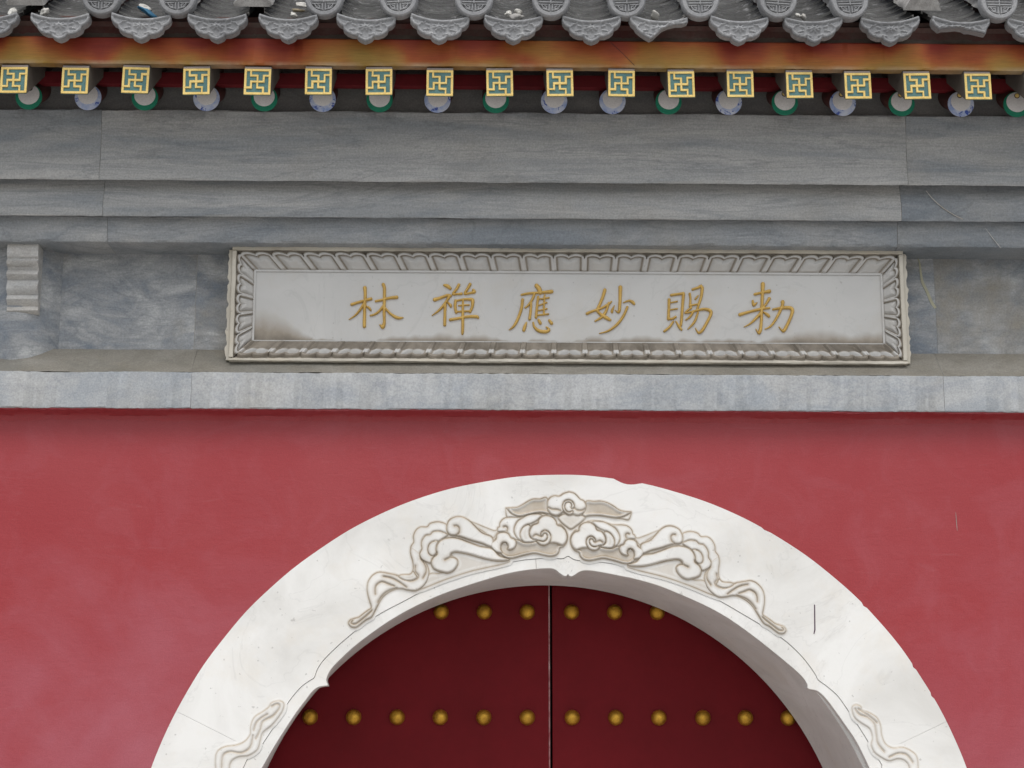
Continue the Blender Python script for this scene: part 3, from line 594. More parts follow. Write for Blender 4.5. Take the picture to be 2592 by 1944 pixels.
# dried smears on the right-hand stones
def strip(pts, Y, w0, m, par, name):
    c = crom(to_xz(pts, Y), False, 5); t = np.gradient(c, axis=0); t /= np.linalg.norm(t, axis=1)[:, None]; nn = np.stack([-t[:, 1], t[:, 0]], 1)
    w_ = w0*np.array([min(1, 0.25+1.5*i/len(c)) if w0 > 0.002 else 1 for i in range(len(c))])[:, None]
    put(par, name, *prism(np.r_[c+nn*w_, (c-nn*w_)[::-1]], Y-0.0015, Y+0.002), m)
strip(tr([(1205, 1390), (1235, 1450), (1250, 1560), (1265, 1640)], 1992, 270, 3.687)+[(2345, 735), (2358, 765), (2368, 780)], Y_FRIEZE, 0.0045, M['tape'], fr, 'dried_smear')
strip(tr([(1300, 785), (1360, 860), (1450, 940), (1550, 1005), (1640, 1050)], 1992, 270, 3.687), Y_T2-0.005, 0.0007, M['bracket'], cor, 'scratch_line')
strip(tr([(1810, 1085), (1870, 1160), (1930, 1240), (1995, 1318)], 1992, 270, 3.687), Y_T3-0.0055, 0.0007, M['bracket'], cor, 'scratch_line')

# engaged column with a ribbed bracket at the left edge
cxw = X(45, 800, Y_FRIEZE); cr_ = X(152, 800, Y_FRIEZE)-cxw; q = 0.06; R = (cr_**2+q**2)/(2*q)
pts = []
a_m = math.asin(cr_/R)
for i in range(25):
    a = -a_m+2*a_m*i/24; pts.append((cxw+R*math.sin(a), Y_FRIEZE+(R-q)-R*math.cos(a)))
zc0 = zt-0.02; V = [(x, y, zc0) for x, y in pts]+[(x, y, z3+0.01) for x, y in pts]; n = len(pts)
Fc = [[i, i+1, n+i+1, n+i] for i in range(n-1)]+[list(range(n)), list(range(n, 2*n)), [0, n-1, 2*n-1, n]]
colm = empty('half_column', 'rounded blue grey stone half column at the left edge, carrying a ribbed bracket', 'column', (cxw, Y_FRIEZE, zf))
put(colm, 'shaft', V, Fc, M['stone_panel'], 40)
bx0, bx1 = X(4, 690, -0.09), X(84, 690, -0.09)
zz = lambda y: Z(580+y/4.608, -0.09, 45)
bp = [(0.0, zz(95)), (-0.125, zz(95)), (-0.128, zz(180)), (-0.124, zz(268)), (-0.116, zz(285)), (-0.117, zz(300)), (-0.127, zz(325)), (-0.122, zz(352)), (-0.106, zz(378)), (-0.102, zz(410)), (-0.114, zz(440)), (-0.118, zz(470)), (-0.112, zz(495)), (-0.097, zz(518)), (-0.100, zz(550)), (-0.108, zz(600)), (-0.104, zz(650)), (-0.088, zz(692)), (-0.094, zz(712)), (-0.096, zz(745)), (-0.086, zz(785)), (-0.074, zz(815)), (-0.082, zz(840)), (-0.082, zz(870)), (-0.070, zz(898)), (-0.050, zz(912)), (0.0, zz(912))]
bp = [((-0.024+(y+0.10)*0.85) if y < -0.01 else 0.03, z) for y, z in bp]
put(colm, 'ribbed_bracket', *sweep(bp, bx0, bx1, 90, 0.0006, 0.008), M['bracket'], 40)

# ================================================================== inscribed plaque
YP, YR = -0.002, -0.030                     # sunk panel and proud rim
plq = empty('inscription_plaque', 'long white marble plaque with lotus petal frame and six gold characters', 'plaque', (X(1440, 780, YR), YR, Z(919, YR)))
xo0, xo1 = X(594, 780, YR), X(2281, 780, YR); zo0, zo1 = Z(909, YR, 1440), Z(639, YR, 1440)
xi0, xi1 = X(641, 780, YP), X(2236, 780, YP); zi0, zi1 = Z(868, YP, 1440), Z(688, YP, 1440)
put(plq, 'inscribed_panel', *boxes([(xi0-0.02, YP, zi0-0.02, xi1+0.02, YP+0.055, zi1+0.02)]), M['plaque'], 30)
# dust that has settled along the foot of the panel
gx = np.linspace(xi0, xi1, 320); gz = np.linspace(zi0, zi1, 70); GX, GZ = np.meshgrid(gx, gz)
wv1, wv2 = wob(77, 0.010, 0.5), wob(78, 0.004, 0.12)
edge = np.array([wv1(x)+wv2(x) for x in gx])+0.012
edge += 0.062*np.exp(-((gx-xi0-0.02)/0.11)**2)+0.028*np.exp(-((gx-xi1+0.20)/0.10)**2)+0.02*np.exp(-((gx-xi1)/0.1)**2)
G = 0.9*np.clip(1.1-(GZ-zi0)/np.maximum(edge*1.25, 0.004)[None], 0, 1)**1.15
pos = np.stack([GX.ravel(), np.full(GX.size, YP-0.0012), GZ.ravel()], 1)
put(plq, 'panel_face', [(0, 0, 0), (1, 0, 0), (1, 0, 1)], [[0, 1, 2]], M['plaque']); bpy.data.objects.remove(bpy.data.objects['panel_face'])
o = link('panel_face', grid_mesh(gx, gz, np.ones(GX.shape, bool), pos, G.ravel(), M['plaque']), None, plq); o.matrix_parent_inverse = Matrix.Translation(-Vector(plq.location))
# inner fillet
fw = 0.006
put(plq, 'inner_fillet', *boxes([(xi0, YP-0.005, zi1-fw, xi1, YP+0.01, zi1), (xi0, YP-0.004, zi0, xi1, YP+0.01, zi0+0.003), (xi0, YP-0.005, zi0+0.003, xi0+fw, YP+0.01, zi1-fw), (xi1-fw, YP-0.005, zi0+0.003, xi1, YP+0.01, zi1-fw)]), M['plaque'], 30)
# outer rim: top, foot and the two sides, each mitred into the next
rw = 0.0125
for nm, x0, x1, a0, a1, sd_ in (('rim', xo0-rw, xo1+rw, zo1, zo1+0.016, 1), ('rim', xo0-rw, xo1+rw, zo0-0.012, zo0, 2)):
    put(plq, nm, *sweep([(YR, a0+0.001), (YR-0.003, a0+0.003), (YR-0.003, a1-0.004), (YR+0.003, a1), (Y_FRIEZE+0.005, a1), (Y_FRIEZE+0.005, a0)], x0, x1, 110+sd_, 0.0009), M['plaque_rim'])
for x0, x1, s in ((xo0-rw, xo0, 1), (xo1, xo1+rw, 2)):
    w1, w2 = wob(120+s, 0.0008, 0.2), wob(130+s, 0.0008, 0.2); zs = np.linspace(zo0+0.0005, zo1-0.0005, 16)
    put(plq, 'rim', *prism([(x0+w1(z), z) for z in zs]+[(x1+w2(z), z) for z in zs[::-1]], YR-0.0025, Y_FRIEZE+0.005, 0.002), M['plaque_rim'])
for x0, x1, s in ((xo0-rw-0.013, xo0-rw-0.001, 3), (xo1+rw+0.001, xo1+rw+0.013, 4)):       # rough mortar joint beside the rim
    w1 = wob(140+s, 0.0028, 0.06); zs = np.linspace(zo0-0.006, zo1+0.006, 50)
    a, b = ((x0, x1) if s == 3 else (x1, x0))
    pl = [(a+w1(z), z) for z in zs]+[(b, z) for z in zs[::-1]]
    put(plq, 'mortar_joint', *prism(pl, YR+0.012, Y_FRIEZE+0.004, 0.002), M['plaque_rim'])
# the lotus petals: each a small carving laid on the sloping frame
def petal(o0, o1, i0, i1, nrm):
    """o0,o1: ends on the rim; i0,i1: ends on the panel; nrm: outward normal of the slope"""
    nu, nv = 41, 33; u = np.linspace(0, 1, nu); v = np.linspace(0, 1, nv); U, Vv = np.meshgrid(u, v)
    o0, o1, i0, i1 = map(np.array, (o0, o1, i0, i1))
    pos = ((1-Vv)[..., None]*((1-U)[..., None]*o0+U[..., None]*o1)+Vv[..., None]*((1-U)[..., None]*i0+U[..., None]*i1))
    s = 2*U-1
    lob = 1-np.sqrt(np.clip(1-((np.abs(s)-0.47)/0.53)**2, 0, 1))
    dv = Vv-(0.02+0.24*lob)                       # below the two-lobed tip
    du = (1.0-np.abs(s))*0.62+0.045
    d = np.minimum(dv, du)
    rim = sstep(d/0.04)*(1-sstep((d-0.145)/0.03))
    dome = sstep((d-0.165)/0.30)
    h = -0.007+0.015*rim+0.003*sstep(d/0.04)+0.014*dome*(1-0.35*sstep((Vv-0.45)/0.4))
    h = h+0.003*np.sin(np.pi*np.clip(Vv, 0, 1))*sstep(d/0.1)
    h = h*0.62; h = np.where(Vv > 0.9, h*(1-0.8*sstep((Vv-0.9)/0.1)), h)
    g = np.clip(0.8*np.exp(-((d-0.19)/0.04)**2)+0.95*(1-sstep(d/0.05)), 0, 1)  # grime lines that also paint in the rim's drop shadow and dark notches
    pos = pos+h[..., None]*np.array(nrm)
    return u, v, pos.reshape(-1, 3), g
def petals(n, A0, A1, B0, B1, nrm, dust, seed):
    r = random.Random(seed)
    A0, A1, B0, B1 = map(np.array, (A0, A1, B0, B1))
    for k in range(n):
        a, b = k/n, (k+1)/n
        u, v, pos, g = petal(A0+(A1-A0)*a, A0+(A1-A0)*b, B0+(B1-B0)*a, B0+(B1-B0)*b, nrm)
        if dust: 
            V2 = np.meshgrid(u, v)[1]; g = np.maximum(g*0.9, (0.96-r.uniform(0, .08))*sstep((V2-0.44)/0.06)); g = np.where(V2 < 0.27, np.maximum(g, 0.8), g)
        else: g = np.clip(0.14+g*0.9+0.35*sstep((np.meshgrid(u, v)[1]-0.8)/0.2)*r.random(), 0, 1)
        o = link('petal', grid_mesh(u, v, np.ones((len(v), len(u)), bool), pos, g.ravel(), M['plaque']), None, plq)
        o.matrix_parent_inverse = Matrix.Translation(-Vector(plq.location))
dY = YP-YR
def unit(v): v = np.array(v, float); return v/np.linalg.norm(v)
petals(21, (xo0, YR+0.002, zo1), (xo1, YR+0.002, zo1), (xi0, YP-0.003, zi1), (xi1, YP-0.003, zi1), unit((0, -(zo1-zi1), -dY)), False, 1)
petals(21, (xo0, YR+0.002, zo0), (xo1, YR+0.002, zo0), (xi0, YP-0.003, zi0), (xi1, YP-0.003, zi0), unit((0, -(zi0-zo0), dY)), True, 2)
petals(5, (xo0, YR+0.002, zo0), (xo0, YR+0.002, zo1), (xi0, YP-0.003, zi0), (xi0, YP-0.003, zi1), unit((dY, -(xi0-xo0), 0)), False, 3)
petals(5, (xo1, YR+0.002, zo0), (xo1, YR+0.002, zo1), (xi1, YP-0.003, zi0), (xi1, YP-0.003, zi1), unit((-dY, -(xo1-xi1), 0)), False, 4)

# ------------------------------------------------------------------ the six gold characters, stroke by stroke (x, y, half width)
CH = {
 'lin': (840, [[(185,335,14),(240,318,13),(310,298,13),(365,283,15)],[(308,180,18),(312,240,15),(308,330,15),(305,430,15),(303,540,16)],[(305,320,13),(260,390,12),(215,440,9),(160,475,4)],[(320,350,8),(350,370,12),(362,388,10)],[(410,305,11),(470,292,12),(540,275,13),(605,268,17)],[(480,150,17),(492,190,15),(490,300,15),(488,420,14),(490,500,14),(475,545,18),(455,530,8),(445,525,5)],[(488,340,13),(440,400,12),(395,430,10),(360,438,8)],[(500,370,10),(545,420,12),(600,455,15),(640,462,12),(668,458,4)]]),
 'chan': (840, [[(1050,155,12),(1080,165,18),(1105,185,14)],[(960,290,18),(1010,275,14),(1080,250,14),(1110,255,12)],[(1100,255,14),(1060,320,13),(1000,390,11),(935,438,4)],[(1058,340,14),(1055,430,14),(1053,525,15)],[(1085,320,9),(1105,340,14),(1110,355,10)],[(1185,152,14),(1165,190,13),(1130,238,11),(1170,238,10),(1210,235,13)],[(1290,147,15),(1265,190,13),(1240,235,11),(1290,228,11),(1330,218,15),(1320,200,12)],[(1155,300,14),(1150,350,14),(1160,410,13)],[(1165,300,10),(1230,288,11),(1305,287,15)],[(1315,295,17),(1312,350,14),(1290,405,12)],[(1170,402,8),(1230,400,9),(1290,397,9)],[(1185,346,7),(1230,342,8),(1280,340,8)],[(1225,290,9),(1222,400,13),(1222,500,14),(1220,580,14),(1218,612,9)],[(1105,478,14),(1180,465,13),(1260,450,13),(1350,448,15),(1365,462,9)]]),
 'ying': (840, [[(1910,160,20),(1935,190,22),(1945,225,19)],[(1770,245,10),(1840,232,12),(1940,225,12),(2050,215,18)],[(1780,290,14),(1770,370,14),(1740,460,14),(1700,535,12),(1655,572,5)],[(1890,240,12),(1870,290,12),(1835,340,11),(1805,365,8)],[(1860,315,11),(1855,400,13),(1845,470,14)],[(1925,265,12),(1915,350,12),(1905,455,13)],[(1985,250,9),(1980,340,10),(1978,430,10)],[(1930,287,7),(2025,272,9)],[(1930,345,6),(2005,318,8)],[(1930,392,6),(2005,375,8)],[(1915,436,8),(2020,425,9)],[(1815,505,8),(1800,545,16),(1792,575,15)],[(1880,505,9),(1890,545,12),(1930,580,16),(1990,590,16),(2025,575,15),(2012,552,9),(2000,545,6)],[(1930,480,13),(1945,510,15)],[(2030,485,13),(2050,510,16)]]),
 'miao': (1440, [[(335,200,16),(318,260,15),(290,330,14),(265,390,13),(300,430,14),(350,460,18),(385,480,12)],[(370,320,10),(350,390,13),(310,450,13),(245,490,8)],[(170,420,14),(220,398,12),(300,372,11),(372,330,12),(400,305,5)],[(480,175,19),(478,260,16),(475,340,15),(468,400,14),(450,405,7),(435,390,4)],[(425,345,4),(405,385,12),(402,405,12)],[(510,318,5),(560,300,10),(595,315,15),(608,330,12)],[(545,360,12),(510,440,13),(450,520,13),(370,580,10),(285,605,4)]]),
 'ci': (1440, [[(935,290,14),(932,380,13),(928,470,14)],[(955,248,13),(1010,240,12),(1068,232,14)],[(1070,240,15),(1060,350,14),(1052,460,14),(1045,530,11)],[(945,320,7),(1010,307,8)],[(945,385,7),(1010,375,8)],[(930,470,11),(965,468,11),(995,452,12)],[(975,495,9),(935,550,12),(890,585,11)],[(1000,495,7),(1030,545,13),(1050,570,11)],[(1155,195,12),(1200,180,12),(1232,165,16)],[(1128,235,12),(1135,290,11),(1130,350,12)],[(1245,180,16),(1235,260,14),(1210,340,12),(1195,385,10)],[(1180,285,9),(1205,252,6)],[(1135,345,9),(1200,332,8)],[(1140,365,11),(1085,415,8),(1180,395,10),(1260,378,13),(1315,392,16),(1325,425,15),(1290,500,14),(1245,575,15),(1210,600,11),(1180,555,4)],[(1165,395,10),(1130,450,11),(1090,480,6)],[(1205,410,9),(1170,500,12),(1110,565,5)]]),
 'chi': (1440, [[(1735,240,13),(1800,225,12),(1870,212,18)],[(1810,145,20),(1808,200,17),(1803,300,15),(1798,400,15),(1795,500,14),(1785,580,16),(1770,605,10),(1745,565,5)],[(1715,300,9),(1725,340,15),(1755,318,5)],[(1870,280,15),(1840,330,12),(1805,375,11)],[(1595,430,16),(1680,405,13),(1780,380,13),(1870,368,10)],[(1795,410,14),(1740,470,13),(1690,515,9),(1635,545,4)],[(1820,410,8),(1850,430,15),(1865,445,14)],[(1995,312,18),(1990,350,14),(1960,420,14),(1920,490,12),(1880,540,10),(1830,565,5)],[(1905,382,10),(1970,370,13),(2050,365,17),(2085,385,17),(2075,440,15),(2045,510,15),(2010,575,16),(1990,580,10),(1960,545,5)]]),
}
def strokes_sd(Q, strokes):
    best = np.full(len(Q), -1e9); soft = np.zeros(len(Q))
    for st in strokes:
        c = crom(st, False, 4)
        for i in range(len(c)-1):
            d = -seg_dist(Q, c[i, :2], c[i+1, :2], c[i, 2], c[i+1, 2]); best = np.maximum(best, d)
    return best
for nm, (x0, sts) in CH.items():
    s = [[(x0+a/3.687, 680+b/3.687, r/3.687*0.99) for a, b, r in st] for st in sts]
    al = np.array([q for st in s for q in st]); gx = np.arange(al[:, 0].min()-9, al[:, 0].max()+9, 0.8); gy = np.arange(al[:, 1].min()-9, al[:, 1].max()+9, 0.8)
    GX, GY = np.meshgrid(gx, gy); Q = np.stack([GX.ravel(), GY.ravel()], 1); d = strokes_sd(Q, s)
    H = 0.0068*np.sqrt(np.clip(1-(1-np.clip(d/4.2, 0, 1))**2, 0, 1)); H = np.where(d < 0, -0.002, H+0.001)
    pos = P(Q[:, 0], Q[:, 1], YP-0.0012); pos[:, 1] -= H
    o = link('gold_character', grid_mesh(gx, gy, (d > -0.9).reshape(GX.shape), pos, None, M['gold_ch']), None, plq); o.matrix_parent_inverse = Matrix.Translation(-Vector(plq.location))

# ================================================================== eaves: rafters, boards
SL = math.radians(32); ca, sa = math.cos(SL), math.sin(SL)
eav = empty('painted_eaves', 'painted timber eaves with gold fretted rafter ends under the roof tiles', 'eaves', (0, Y_FLY, Z(200, Y_FLY)))
def at(par, o): o.matrix_parent_inverse = Matrix.Translation(-Vector(par.location)); return o
YB = Y_FLY-0.004
zfa0, zfa1 = Z(169, YB), Z(101, YB)
put(eav, 'eave_board', *sweep([(YB, zfa0), (YB-0.002, zfa0+0.004), (YB-0.001, zfa1-0.004), (YB+0.003, zfa1), (YB+0.03, zfa1), (YB+0.03, zfa0)], XL, XR, 150, 0.0006), M['fascia'])
strip([(1546, 108), (1572, 132), (1590, 150), (1606, 166)], YB-0.001, 0.0006, M['pupil'], eav, 'crack_line')
YW = Y_FLY+0.022
put(eav, 'tile_edge_board', *boxes([(XL, YW, zfa1-0.02, XR, YW+0.03, zfa1+0.075)]), M['edge_board'])
put(eav, 'mortar_strip', *sweep([(YW-0.002, zfa1-0.01), (YW-0.007, zfa1+0.004), (YW-0.003, zfa1+0.014), (YW-0.0005, zfa1+0.022)], XL, XR, 160, 0.002), M['edge_mortar'])
# sheathing boards above the flying rafters
zs0 = zfa0+0.006
put(eav, 'sheathing', *sweep([(YB+0.028, zs0+0.02), (YB+0.028, zs0+0.045), (YB+0.9, zs0+0.045+0.87*sa/ca), (YB+0.9, zs0+0.02+0.87*sa/ca)], XL, XR, 170, 0.0004, 0.2), M['red_timber'])
zr1, zr0 = Z(190, Y_ROUND+0.012), Z(219, Y_ROUND+0.012)
put(eav, 'lower_eave_board', *boxes([(XL, Y_ROUND+0.012, zr0, XR, Y_ROUND+0.04, zr1)]), M['red_timber'])
YI = Y_ROUND+0.085
put(eav, 'rafter_infill', *boxes([(XL, YI, z0c-0.03, XR, YI+0.05, zr1+0.08)]), M['frieze_paint'])
# flying rafters
W, HH = 0.0385, 0.079
def skew_box(x0, x1, za, zb_, y0, ln, taper=1.0):
    V = [];
    for (y, t) in ((y0, 1.0), (y0+ln, taper)):
        dzz = (y-y0)*sa/ca; mid = zb_
        V += [(x0, y, mid-(zb_-za)*t+dzz), (x1, y, mid-(zb_-za)*t+dzz), (x1, y, mid+dzz), (x0, y, mid+dzz)]
    return V, [[0, 1, 2, 3], [4, 5, 6, 7], [0, 1, 5, 4], [1, 2, 6, 5], [2, 3, 7, 6], [3, 0, 4, 7]]
fly_me = mesh(*skew_box(-W, W, -0.0005, HH+0.008, 0.0, 0.42, 0.7), M['rafter'])
cap_me = mesh(*boxes([(-W+0.0005, -0.0006, HH, W-0.0005, 0.002, HH+0.0075)]), M['rafter_top'])
pan_me = mesh(*prism([(-W-0.0004, -0.0008), (W+0.0004, -0.0008), (W+0.0004, HH), (-W-0.0004, HH)], -0.002, 0.001), M['teal'])
bw = 0.073
def bars():
    B = []; jj = lambda: random.uniform(-.014, .014); f = lambda u, v: (-W+2*W*u, HH*(1-v)); t = bw/2
    def bar(u0, v0, u1, v1, ww=t):
        x0, z0 = f(min(u0, u1)-ww, max(v0, v1)+ww); x1, z1 = f(max(u0, u1)+ww, min(v0, v1)-ww); return (x0, -0.0050-0.0001*len(B), z0, x1, -0.001, z1)
    e_ = 0.042
    for s in ((e_, e_, 1-e_, e_), (e_, 1-e_, 1-e_, 1-e_), (e_, e_, e_, 1-e_), (1-e_, e_, 1-e_, 1-e_)): B.append(bar(*s, 0.044))
    pa = [(.25, e_), (.25, .27), (.49, .27), (.49, .73), (.72, .73), (.72, 1-e_)]; pb = [(e_, .74), (.27, .74), (.27, .5), (.73, .5), (.73, .26), (1-e_, .26)]
    for p in (pa, pb):
        p = [(min(max(u+(jj() if 0.1 < u < 0.9 else 0), e_), 1-e_), min(max(v+(jj() if 0.1 < v < 0.9 else 0), e_), 1-e_)) for u, v in p]
        for a, b in zip(p, p[1:]): B.append(bar(*a, *b, 0.030+random.uniform(-.004, .005)))
    return B
golds = []
for _ in range(6):
    bm = bmesh.new(); tmp = mesh(*boxes(bars())); bm.from_mesh(tmp); bmesh.ops.bevel(bm, geom=[e2 for e2 in bm.edges if max(v.co.y for v in e2.verts) < -0.003], offset=0.0007, segments=1, affect='EDGES')
    gm = bpy.data.meshes.new('fret'); bm.to_mesh(gm); bm.free(); gm.materials.append(M['gold']); golds.append(gm)
fx = [30, 162, 292, 425, 556, 688, 819, 950, 1080, 1210, 1342, 1472, 1599, 1727, 1853, 1981, 2112]
fx = [-363, -232, -101]+fx+[2242, 2372, 2502]
for k, c in enumerate(fx):
    pxx = c*1.17179; b_ = 235.5+(pxx/2592)*17
    x = X(pxx, 215, Y_FLY); z = Z(b_, Y_FLY, pxx)
    rf = link('flying_rafter', fly_me, None, eav); rf.location = (x-eav.location.x, 0, z-eav.location.z)
    rf.rotation_euler = (0, random.uniform(-.022, .022), random.uniform(-.012, .012)); rf.location.z += random.uniform(-.0015, .0015)
    link('end_panel', pan_me, None, rf); link('gold_fret', golds[k % 6], None, rf); link('bare_top', cap_me, None, rf)
# round rafters with painted eyes
RR = 0.0395
n = 32; V, Fc = [], []
for i in range(n):
    a = 2*math.pi*i/n
    for y in (0.0, 0.26): V.append((RR*0.985*math.cos(a), y, RR*0.985*math.sin(a)+y*sa/ca))
Fc = [[2*i, 2*((i+1) % n), 2*((i+1) % n)+1, 2*i+1] for i in range(n)]+[[2*i for i in range(n)], [2*i+1 for i in range(n)]]
rr_me = mesh(V, Fc, M['red_rafter'], 40)
def disc(r, y0, y1, m, n=36, dz_=0.0): return mesh(*prism([(r*math.cos(2*math.pi*i/n), dz_+r*math.sin(2*math.pi*i/n)) for i in range(n)], y0, y1, 0.0004), m, 40)
rim_g = disc(RR, -0.0022, 0.004, M['green']); rim_b = disc(RR, -0.0022, 0.004, M['blue'])
wh_g = disc(0.0315, -0.0034, 0.0, M['white_paint'], 32, 0.0062); wh_b = disc(0.0300, -0.0034, 0.0, M['white_paint'], 32, 0.0068)
pu1 = disc(0.0085, -0.0044, 0.0, M['pupil'], 20, 0.0262); pu2 = disc(0.0062, -0.0054, 0.0, M['gold'], 18, 0.0268)
rx = [62, 190, 313, 446, 571, 697, 820, 945, 1071, 1197, 1323, 1444, 1574, 1695, 1820, 1947, 2075, 2195]
kind = 'GBGBGBGBGBBGBGBGBG'
rx = [-316, -190, -64]+rx+[2322, 2448, 2574]; kind = 'BGB'+kind+'BGB'
for c, kd in zip(rx, kind):
    pxx = c*1.17179; x = X(pxx, 250, Y_ROUND); z = Z(244.5+(pxx/2592)*20, Y_ROUND, pxx)
    rf = link('round_rafter', rr_me, None, eav); rf.location = (x-eav.location.x, Y_ROUND-eav.location.y, z-eav.location.z)
    rf.rotation_euler = (0, random.uniform(-.15, .15), 0)
    link('green_rim' if kd == 'G' else 'blue_rim', rim_g if kd == 'G' else rim_b, None, rf)
    link('white_eye', wh_g if kd == 'G' else wh_b, None, rf); link('pupil_outline', pu1, None, rf); link('gold_pupil', pu2, None, rf)

# ================================================================== tiled roof
RS = math.radians(34); rc, rs = math.cos(RS), math.sin(RS)
YD = Y_FLY-0.075                                   # plane of the drip tile faces
roof = empty('tiled_roof', 'grey clay tile roof edge with scalloped drip tiles and round seal end tiles', 'roof', (0, YD, Z(33, YD)))
ZD = Z(33, YD)
TC = 0.5*(0.082*2)                                 # half chord of a channel tile
def slope(x, s, h): return (x, YD+0.004+s*rc-h*rs, ZD+s*rs+h*rc)
CW, CSAG, TH = 0.080, 0.024, 0.009
def chan_pt(u, s, h):        # u in -1..1 across
    return slope(CW*u, s, h-CSAG*(1-u*u))
def chan_tile(s0, ln, lift):
    nu = 14; V = []
    for (s, hh) in ((s0, lift), (s0+ln, lift-0.014)):
        for th in (0, -TH):
            for i in range(nu+1): V.append(chan_pt(-1+2*i/nu, s, hh+th))
    m_ = nu+1; Fc = []
    for i in range(nu):
        Fc += [[i, i+1, 2*m_+i+1, 2*m_+i], [m_+i, m_+i+1, 3*m_+i+1, 3*m_+i], [i, i+1, m_+i+1, m_+i], [2*m_+i, 2*m_+i+1, 3*m_+i+1, 3*m_+i]]
    Fc += [[0, m_, 3*m_, 2*m_], [nu, m_+nu, 3*m_+nu, 2*m_+nu]]
    return V, Fc
ch_me = mesh(*chan_tile(0, 0.16, 0.0), M['tile_channel'], 40); ch_me.materials.append(M['tile_edge'])
for i_ in range(14): ch_me.polygons[4*i_+2].material_index = 1
RT = 0.054
def tube(s0, ln, r0, r1):
    nu = 16; V = []
    for s, r in ((s0, r0), (s0+ln, r1)):
        for th in (0, 0.012):
            for i in range(nu+1):
                a = math.pi*i/nu; rr = r-th; V.append(slope(-rr*math.cos(a), s, rr*math.sin(a)*0.98))
    m_ = nu+1; Fc = []
    for i in range(nu): Fc += [[i, i+1, 2*m_+i+1, 2*m_+i], [m_+i, m_+i+1, 3*m_+i+1, 3*m_+i], [i, i+1, m_+i+1, m_+i], [2*m_+i, 2*m_+i+1, 3*m_+i+1, 3*m_+i]]
    Fc += [[0, m_, 3*m_, 2*m_], [nu, m_+nu, 3*m_+nu, 2*m_+nu]]
    return V, Fc
tu_me = mesh(*tube(0, 0.215, RT, RT*0.96), M['tile_tube'], 40)
# drip tile plate
half = [(0, -70), (9, -67), (17, -62.5), (21.5, -56), (34, -55.5), (46, -50.5), (55, -43), (58, -33), (67, -28.5), (74, -20), (76, -10), (74, -2)]
PXW = 0.001135
top_arc = [(u*74, -14.5*(1-u*u)+0.5) for u in np.linspace(0.97, -0.97, 15)]
full = [(x, y) for x, y in half]+top_arc+[(-x, y) for x, y in half[:0:-1]]
broken1 = [(-45, -49), (-30, -58), (-21, -62), (-12, -57), (-2, -46), (10, -34), (25, -26), (45, -20), (62, -19), (74, -14), (74, -2)]+top_arc+[(-74, -2), (-75.5, -14), (-70, -25), (-61, -32), (-57, -40)]
broken2 = [(-56, -36), (-45, -32), (-30, -31), (-10, -28), (5, -30), (14, -35), (24, -34), (40, -37), (60, -41), (64, -41), (66, -30), (75, -14), (74, -2)]+top_arc+[(-74, -2), (-75.5, -14), (-70, -25)]
def drip_mesh(outl):
    """scalloped plate with raised border and a flower, its face leaning a little"""
    pl = np.array(outl, float); st = 1.5
    gx = np.arange(-80, 80.1, st); gy = np.arange(-76, 6.1, st); GX, GY = np.meshgrid(gx, gy); Q = np.stack([GX.ravel(), GY.ravel()], 1)
    sd = poly_sd(Q, pl)
    h = 0.0045*(1-sstep((sd-5)/3.0))*sstep(sd/2.0)
    arc_ = np.array(top_arc); da = line_dist(Q, arc_); h = np.maximum(h, 0.004*np.exp(-((da-3)/3.5)**2)); h -= 0.002*np.exp(-((da-9.5)/1.6)**2)
    for a in range(8):
        t = a*math.pi/4+0.2; c = np.array([16*math.cos(t), -33+9*math.sin(t)]); b = np.array([5*math.cos(t), -33+3.2*math.sin(t)])
        h = h+0.0048*np.exp(-(seg_dist(Q, b, c)/2.3)**2)
    for sx in (-1, 1):
        for a, b in (((26, -30), (34, -27)), ((28, -38), (40, -41)), ((36, -20), (44, -24)), ((46, -22), (52, -30)), ((22, -22), (28, -19)), ((10, -52), (22, -48)), ((30, -47), (38, -46))):
            h = h+0.0042*np.exp(-(seg_dist(Q, np.array((sx*a[0], a[1])), np.array((sx*b[0], b[1])))/1.9)**2)
    h += 0.0012*np.exp(-(line_dist(Q, np.array([(-26, -47), (0, -60), (26, -47)]))/1.6)**2)
    # pull cells at the border onto the outline so that the edge is crisp
    keep = (sd > 0).reshape(GX.shape)
    q = keep[:-1, :-1] | keep[1:, :-1] | keep[:-1, 1:] | keep[1:, 1:]
    kk = np.zeros_like(keep); kk[:-1, :-1] |= q; kk[1:, :-1] |= q; kk[:-1, 1:] |= q; kk[1:, 1:] |= q
    Qs = Q.copy(); out = (sd < 0)
    for _ in range(1):
        idx = np.nonzero(out & kk.ravel())[0]
        for i in idx:
            best = None
            for a in range(len(pl)):
                A_, B_ = pl[a], pl[(a+1) % len(pl)]; d = B_-A_; t = np.clip(((Q[i]-A_) @ d)/max(d @ d, 1e-9), 0, 1); p_ = A_+t*d; e_ = np.hypot(*(p_-Q[i]))
                if best is None or e_ < best[0]: best = (e_, p_)
            Qs[i] = best[1]
    h = np.where(out, 0.002, h+0.0005)
    pos = np.stack([Qs[:, 0]*PXW, -0.002-h, Qs[:, 1]*PXW], 1)
    face = grid_mesh(gx, gy, kk, pos, None, None)
    bm = bmesh.new(); bm.from_mesh(face)
    V, Fc = prism([(x*PXW, y*PXW) for x, y in outl], -0.001, 0.024)
    t2 = mesh(V, Fc); bm.from_mesh(t2)
    for v in bm.verts: v.co.y += v.co.z*-0.10
    me = bpy.data.meshes.new('drip'); bm.to_mesh(me); bm.free(); me.materials.append(M['tile_end'])
    me.polygons.foreach_set('use_smooth', [True]*len(me.polygons)); me.set_sharp_from_angle(angle=math.radians(50))
    return me
dm = drip_mesh(full); db1 = drip_mesh(broken1); db2 = drip_mesh(broken2)
